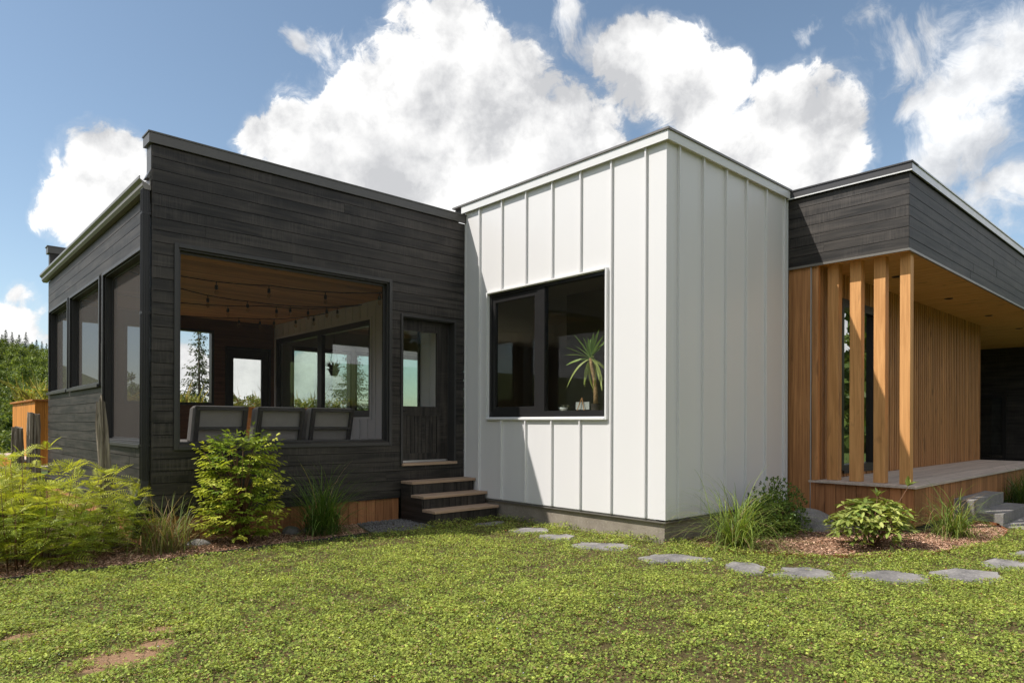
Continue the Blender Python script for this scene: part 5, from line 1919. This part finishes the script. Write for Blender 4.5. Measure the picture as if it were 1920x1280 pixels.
# ------------------------------------------------------------------ things on the window sill
yp = empty('yucca_plant', (0.33, 1.42, 1.632), 'potted yucca with a slim trunk and long leaves in the window', 'potted plant')
MB().lathe([(0.05, 0), (0.06, 0.0), (0.07, 0.10), (0.062, 0.10)], (0, 0, 0), 14).build('pot', M['darkpot'], yp)
MB().tube([(0, 0, 0.05), (0.01, 0.01, 0.25), (0.01, 0.03, 0.45), (0.0, 0.08, 0.66), (0, 0.10, 0.76)], [0.034, 0.032, 0.03, 0.026, 0.022], 10).build('trunk', M['yucca_trunk'], yp, smooth=True)
r = np.random.default_rng(3)
lm = [leaf_mesh('leaf', 0.42, 0.042, 'glossleaf', c, 0.25, d_, rows=7) for c, d_ in (((0.22, 0.34, 0.07), 0.10), ((0.32, 0.44, 0.10), 0.3), ((0.40, 0.46, 0.13), 0.65))]
for k in range(30):
    a = r.random() * 2 * PI
    e = (1.25, 0.75, 0.3, -0.2, -0.9)[k % 5] + r.normal(0, 0.14)
    d = Vector((math.cos(a) * math.cos(e) * 0.7, math.sin(a) * math.cos(e), math.sin(e)))
    o = bpy.data.objects.new('leaf', lm[0 if e > 0.4 else 1 if e > 0 else 2])
    COL.objects.link(o)
    o.parent = yp
    aim(o, (0, 0.10, 0.75), d, r.normal(0, 0.4))
    s = r.uniform(0.75, 1.1)
    o.scale = (s, 1.1, s)
sp = empty('succulent_pot', (0.30, 2.03, 1.632), 'small white bowl of grey green succulents on the window sill', 'potted plant')
MB().lathe([(0.05, 0.0), (0.075, 0.055), (0.07, 0.055), (0.06, 0.045)], (0, 0, 0), 16).build('bowl', M['pot'], sp, smooth=True)
pp = []
for k in range(7):
    c0_ = np.array([r.normal(0, 0.035), r.normal(0, 0.045), 0.06])
    m_ = 14
    a = np.arange(m_) * 2.4
    e = np.linspace(0.2, 1.3, m_)
    d = np.stack([np.cos(a) * np.cos(e), np.sin(a) * np.cos(e), np.sin(e)], 1)
    pp.append(leaves(np.tile(c0_, (m_, 1)), d, np.tile([[0, 0, 1.0]], (m_, 1)), 0.04, 0.018, tint(m_, (0.16, 0.22, 0.16), (0.30, 0.26, 0.24), 0.1), 0.2))
foliage(sp, pp, 'glossleaf', 'rosettes')
es = empty('easel', (0.28, 1.64, 1.632), 'small wooden easel with a pale card on the window sill', 'easel')
for (a, b) in (((0.0, 0.0, 0.19), (-0.03, -0.07, 0.0)), ((0.0, 0.0, 0.19), (-0.03, 0.07, 0.0)), ((0.0, 0.0, 0.19), (0.06, 0.0, 0.0))):
    MB().bar(a, b, 0.010, 0.010).build('leg', M['easel'], es)
MB().box(0.012, 0.018, -0.13, 0.13, 0.02, 0.13).build('card', M['paper'], es)
hp = empty('hanging_plant', (1.05, 10.6, 2.62), 'dark hanging plant pot seen through the inner window', 'potted plant')
MB().lathe([(0.08, 0.0), (0.15, 0.16), (0.14, 0.16)], (0, 0, 0), 14).build('pot', M['darkpot'], hp, smooth=True)
m = MB()
for a in (0, 2.1, 4.2):
    m.tube([(0.14 * math.cos(a), 0.14 * math.sin(a), 0.15), (0, 0, 0.9)], 0.004, 4)
m.tube([(0, 0, 0.9), (0, 0, 1.32)], 0.004, 4)
m.build('cord', M['wire'], hp)
n = 60
a = r.random(n) * 2 * PI
d = np.stack([np.cos(a) * 0.6, np.sin(a) * 0.6, r.uniform(0.1, 1.2, n)], 1)
foliage(hp, [leaves(np.tile([[0, 0, 0.15]], (n, 1)), d, unit(r.normal(0, 1, (n, 3))), r.uniform(0.15, 0.3, n), 0.035, tint(n, (0.05, 0.09, 0.02), (0.1, 0.15, 0.03)), 0.2, 0.3)], 'leaf')
# interior downlights that are switched on
for (x, y) in ((1.3, 2.15), (2.2, 2.6)):
    dl_ = empty('downlight', (x, y, 3.95), 'small lit ceiling downlight behind the white wall window, %s' % ('nearer the glass' if x < 2 else 'deeper in the room'), 'ceiling light')
    MB().lathe([(0.055, 0.0), (0.055, -0.006), (0.04, -0.006), (0.04, 0.0)], (0, 0, 0), 16).build('trim_ring', M['steel'], dl_)
    MB().lathe([(0.038, -0.001), (0.038, -0.003)], (0, 0, 0), 16).build('lamp', M['warm_lamp'], dl_)


# ------------------------------------------------------------------ trees
def crown_mesh(name, seed, h, rad, n, cola, colb, leaf=0.35, base=0.25):
    """deciduous crown: leaf clumps on several lobes, gaps left between them"""
    r = np.random.default_rng(seed)
    lobes = []
    for k in range(13):
        t = r.uniform(0.0, 1.0)
        a = r.random() * 2 * PI
        rr_ = rad * r.uniform(0.15, 0.72) * math.sin(PI * (0.22 + 0.7 * t))
        lobes.append((rr_ * math.cos(a), rr_ * math.sin(a), h * (base + (0.95 - base) * t), rad * r.uniform(0.26, 0.46)))
    ps, cs = [], []
    for (x, y, z, q) in lobes:
        m_ = n // len(lobes)
        v = unit(r.normal(0, 1, (m_, 3))) * (r.random((m_, 1)) ** 0.33) * q
        v[:, 2] *= 0.8
        ps.append(v + np.array([x, y, z]))
        cs.append(tint(m_, cola, colb, 0.14) * r.uniform(0.8, 1.2))
    P = np.concatenate(ps)
    C = np.concatenate(cs)
    n_ = len(P)
    d = r.normal(0, 1, (n_, 3)) + np.array([0, 0, -0.2])
    return leaves(P, d, unit(r.normal(0, 0.7, (n_, 3)) + np.array([0, 0, 1])), r.uniform(0.7, 1.2, n_) * leaf, leaf * 0.7, C, 0.2)


def spruce_mesh(seed, h, rad, tiers, per, cola, colb, leaf=0.30, gap=0.12):
    r = np.random.default_rng(seed)
    out = []
    for i in range(tiers):
        t = (i + 0.5) / tiers
        z = h * (0.10 + 0.90 * t)
        br = rad * (1 - t) ** 0.85 * r.uniform(0.7, 1.15) + 0.05
        for j in range(per):
            if r.random() < gap:
                continue
            a = r.random() * 2 * PI
            z = h * (0.10 + 0.90 * min(0.99, t + r.uniform(-0.6, 0.6) / tiers))
            L = br * r.uniform(0.45, 1.15)
            m_ = max(3, int(L / (leaf * 0.28)))
            s = np.linspace(0.15, 1, m_)
            p = np.stack([np.cos(a) * L * s, np.sin(a) * L * s, z - 0.32 * L * s + 0.22 * L * s * s], 1) + r.normal(0, 0.03, (m_, 3))
            d = np.array([math.cos(a), math.sin(a), -0.5]) + r.normal(0, 0.55, (m_, 3))
            out.append(leaves(p, d, unit(r.normal(0, 0.4, (m_, 3)) + np.array([0, 0, 1])), leaf * r.uniform(0.7, 1.2, m_) * (0.5 + 0.5 * (1 - t)), leaf * 0.33, tint(m_, cola, colb, 0.2), 0.15, 0.2))
    n = 10
    out.append(leaves(np.tile([[0, 0, h * 0.97]], (n, 1)) + r.normal(0, 0.02, (n, 3)), r.normal(0, 0.3, (n, 3)) + np.array([0, 0, 1]), unit(r.normal(0, 1, (n, 3))), leaf, leaf * 0.3, tint(n, cola, colb), 0.1))
    return merge(out)


def with_trunk(VFC, h, r0):
    V, F, C = VFC
    n = 6
    ring = []
    for z, q in ((-1.0, r0 * 1.2), (0, r0), (h * 0.5, r0 * 0.6), (h * 0.9, r0 * 0.15)):
        for k in range(n):
            ring.append((q * math.cos(2 * PI * k / n), q * math.sin(2 * PI * k / n), z))
    tf = []
    for i in range(3):
        for k in range(n):
            a, b, c, d = i * n + k, i * n + (k + 1) % n, (i + 1) * n + (k + 1) % n, (i + 1) * n + k
            tf += [(a, b, c), (a, c, d)]
    tv = np.array(ring)
    tc = np.tile([[0.07, 0.055, 0.04]], (len(tv), 1))
    return merge([(V, F, C), (tv, np.array(tf), tc)])


DEC = []
for k, (ca, cb) in enumerate((((0.055, 0.10, 0.018), (0.15, 0.215, 0.035)), ((0.075, 0.125, 0.022), (0.20, 0.25, 0.045)), ((0.05, 0.085, 0.02), (0.12, 0.165, 0.04)), ((0.09, 0.13, 0.03), (0.21, 0.235, 0.06)))):
    V, F, C = with_trunk(crown_mesh('t', 50 + k, 7.0, 2.9, 2600, ca, cb, 0.42, 0.16), 6.0, 0.16)
    DEC.append(np_mesh('deciduous_tree', V, F, M['leaf'], C))
SPR = []
for k in range(3):
    V, F, C = with_trunk(spruce_mesh(60 + k, 7.5, 1.7, 26, 11, (0.020, 0.042, 0.016), (0.055, 0.085, 0.028), 0.42), 7.0, 0.14)
    SPR.append(np_mesh('spruce_tree', V, F, M['leaf'], C))

# the two spruces seen through the porch glazing: trunk and crown
for (x, y, h, rad, sd, lab, til) in ((4.35, 31.2, 7.3, 1.35, 71, 'ragged lone spruce seen through the porch end window', 30), (16.0, 36.5, 8.6, 2.3, 73, 'broad spruce seen through the inner porch window', 26)):
    z0 = float(hfun(x, y))
    hh = h + (-0.3 - z0)
    root = empty('spruce_tree', (x, y, z0), lab, 'tree')
    V, F, C = spruce_mesh(sd, hh, rad, til, 17, (0.028, 0.048, 0.018), (0.10, 0.125, 0.04), 0.22, 0.20)
    o = link('crown', np_mesh('crown', V, F, M['leaf'], C), root)
    o['kind'] = 'stuff'
    MB().tube([(0, 0, -0.3), (0.05, 0, hh * 0.4), (0.0, 0.03, hh * 0.98)], [0.10, 0.07, 0.012], 8).build('trunk', M['bark'], root, smooth=True)

tr = random.Random(4)


def put(me_, x, y, s, name, label, group, rz=None, sink=0.3):
    o = bpy.data.objects.new(name, me_)
    COL.objects.link(o)
    o.location = (x, y, float(hfun(x, y)) - sink)
    o.rotation_euler = (0, 0, tr.random() * 6.28)
    o.scale = (s * tr.uniform(0.9, 1.15), s * tr.uniform(0.9, 1.15), s * tr.uniform(0.85, 1.15))
    return tag(o, label, 'tree', group)


def at(px, dep):
    """plan point on the ray through picture column px at a given depth"""
    u = (px - 960) / 1266.0
    f = (math.cos(math.radians(47.4887)), math.sin(math.radians(47.4887)))
    return (CAMP.x + dep * (f[0] + u * f[1]), CAMP.y + dep * (f[1] - u * f[0]))


def low_wood(name, pts, label, seed, n=620, h=7.0, rad=3.0, leaf=0.75, cols=((0.055, 0.10, 0.018), (0.18, 0.235, 0.042))):
    """a wood that reads as one mass: many crowns in one mesh"""
    Vs_ = []
    for i, (x, y, s) in enumerate(pts):
        f = 0.75 + 0.5 * tr.random()
        ca = tuple(c * f for c in cols[0])
        cb = tuple(c * f for c in cols[1])
        V, F, C = crown_mesh('w', seed + i, h * tr.uniform(0.85, 1.2), rad, n, ca, cb, leaf, 0.05)
        Vs_.append((V * s + np.array([x, y, float(hfun(x, y)) - 0.5]), F, C))
    V, F, C = merge(Vs_)
    return tag(link(name, np_mesh(name, V, F, M['leaf'], C)), label, kind='stuff')


ORD = ['first', 'second', 'third', 'fourth', 'fifth', 'sixth', 'seventh', 'eighth', 'ninth', 'tenth']
# spruces along the ridge left of the house
for k, (px, s) in enumerate(((3, 0.78), (10, 0.95), (22, 0.92), (35, 0.90), (48, 0.82), (60, 0.66), (68, 0.70), (78, 0.62), (87, 0.72))):
    x, y = at(px, 292 + tr.uniform(-5, 5))
    put(SPR[k % 3], x, y, s * 1.6, 'spruce_tree', 'dark spruce on the hill ridge, %s from the left edge of the picture' % ORD[k], 'spruces along the hill ridge')
# leafy trees near enough to tell apart, down the slope
NEAR = ((12, 62, 0.72, 'small leafy tree just left of the tall planter, lowest on the slope'), (2, 84, 0.85, 'leafy tree at the left edge level with the planter rim'),
        (30, 135, 1.0, 'rounded olive green tree above the planter flowers'), (58, 150, 0.9, 'leafy tree right above the planter flowers by the porch corner'),
        (4, 160, 1.05, 'broad dark leafy tree at the left edge halfway up the slope'))
for k, (px, dep, s, lab) in enumerate(NEAR):
    x, y = at(px, dep)
    put(DEC[(2, 0, 3, 1, 2)[k]], x, y, s, 'deciduous_tree', lab, None, sink=0.5)
slope = []
for row, (dep, step, s) in enumerate(((300, 9, 0.55), (280, 10, 0.65), (262, 10, 0.72), (244, 11, 0.8), (226, 12, 0.85), (206, 13, 0.95), (186, 14, 1.0), (166, 16, 1.0), (145, 18, 1.0), (122, 21, 0.9), (98, 26, 0.8), (76, 30, 0.7), (56, 36, 0.55))):
    px = -70 + tr.uniform(0, 10)
    while px < 106:
        x, y = at(px, dep * tr.uniform(0.96, 1.04))
        slope.append((x, y, s * tr.uniform(0.75, 1.1)))
        px += step
low_wood('wooded_slope', slope, 'mixed green wood covering the hill slope left of the house', 300, 520, 7.0, 3.0, 0.62, ((0.085, 0.135, 0.028), (0.25, 0.30, 0.065)))
far = []
for row, (dep, step, s) in enumerate(((300, 12, 1.0), (270, 13, 1.0), (235, 14, 1.0), (200, 16, 0.9), (165, 19, 0.85), (130, 23, 0.75), (95, 28, 0.6))):
    px = 240 + tr.uniform(0, 10)
    while px < 900:
        x, y = at(px, dep * tr.uniform(0.96, 1.04))
        far.append((x, y, s * tr.uniform(0.7, 1.05)))
        px += step
low_wood('distant_wood', far, 'low wooded hills seen through the porch windows', 700, 190, 6.5, 3.2, 1.0)
# the wood on the other sides, seen in the window glass
wp = []
for k in range(120):
    a = tr.uniform(math.radians(-125), math.radians(25))
    d = tr.uniform(34, 70)
    q_ = (CAMP.x + 6 + d * math.cos(a), CAMP.y + d * math.sin(a))
    if math.degrees(math.atan2(q_[1] - CAMP.y, q_[0] - CAMP.x)) < -2.0:
        wp.append(q_)
for k in range(90):
    a = tr.uniform(math.radians(100), math.radians(235))
    d = tr.uniform(38, 80) if a > math.radians(165) else tr.uniform(85, 130)
    wp.append((d * math.cos(a), d * math.sin(a)))
Vs = []
for i, (x, y) in enumerate(wp):
    V, F, C = crown_mesh('w', 200 + i, 9.0 * tr.uniform(0.8, 1.2), 3.6, 420, (0.05, 0.09, 0.018), (0.17, 0.22, 0.04), 1.15, 0.05)
    V = V + np.array([x, y, float(hfun(x, y)) - 0.4])
    Vs.append((V, F, C))
V, F, C = merge(Vs)
tag(link('woodland', np_mesh('woodland', V, F, M['leaf'], C)), 'woodland round the garden behind the viewer', kind='stuff')
print('objects', len(bpy.data.objects))
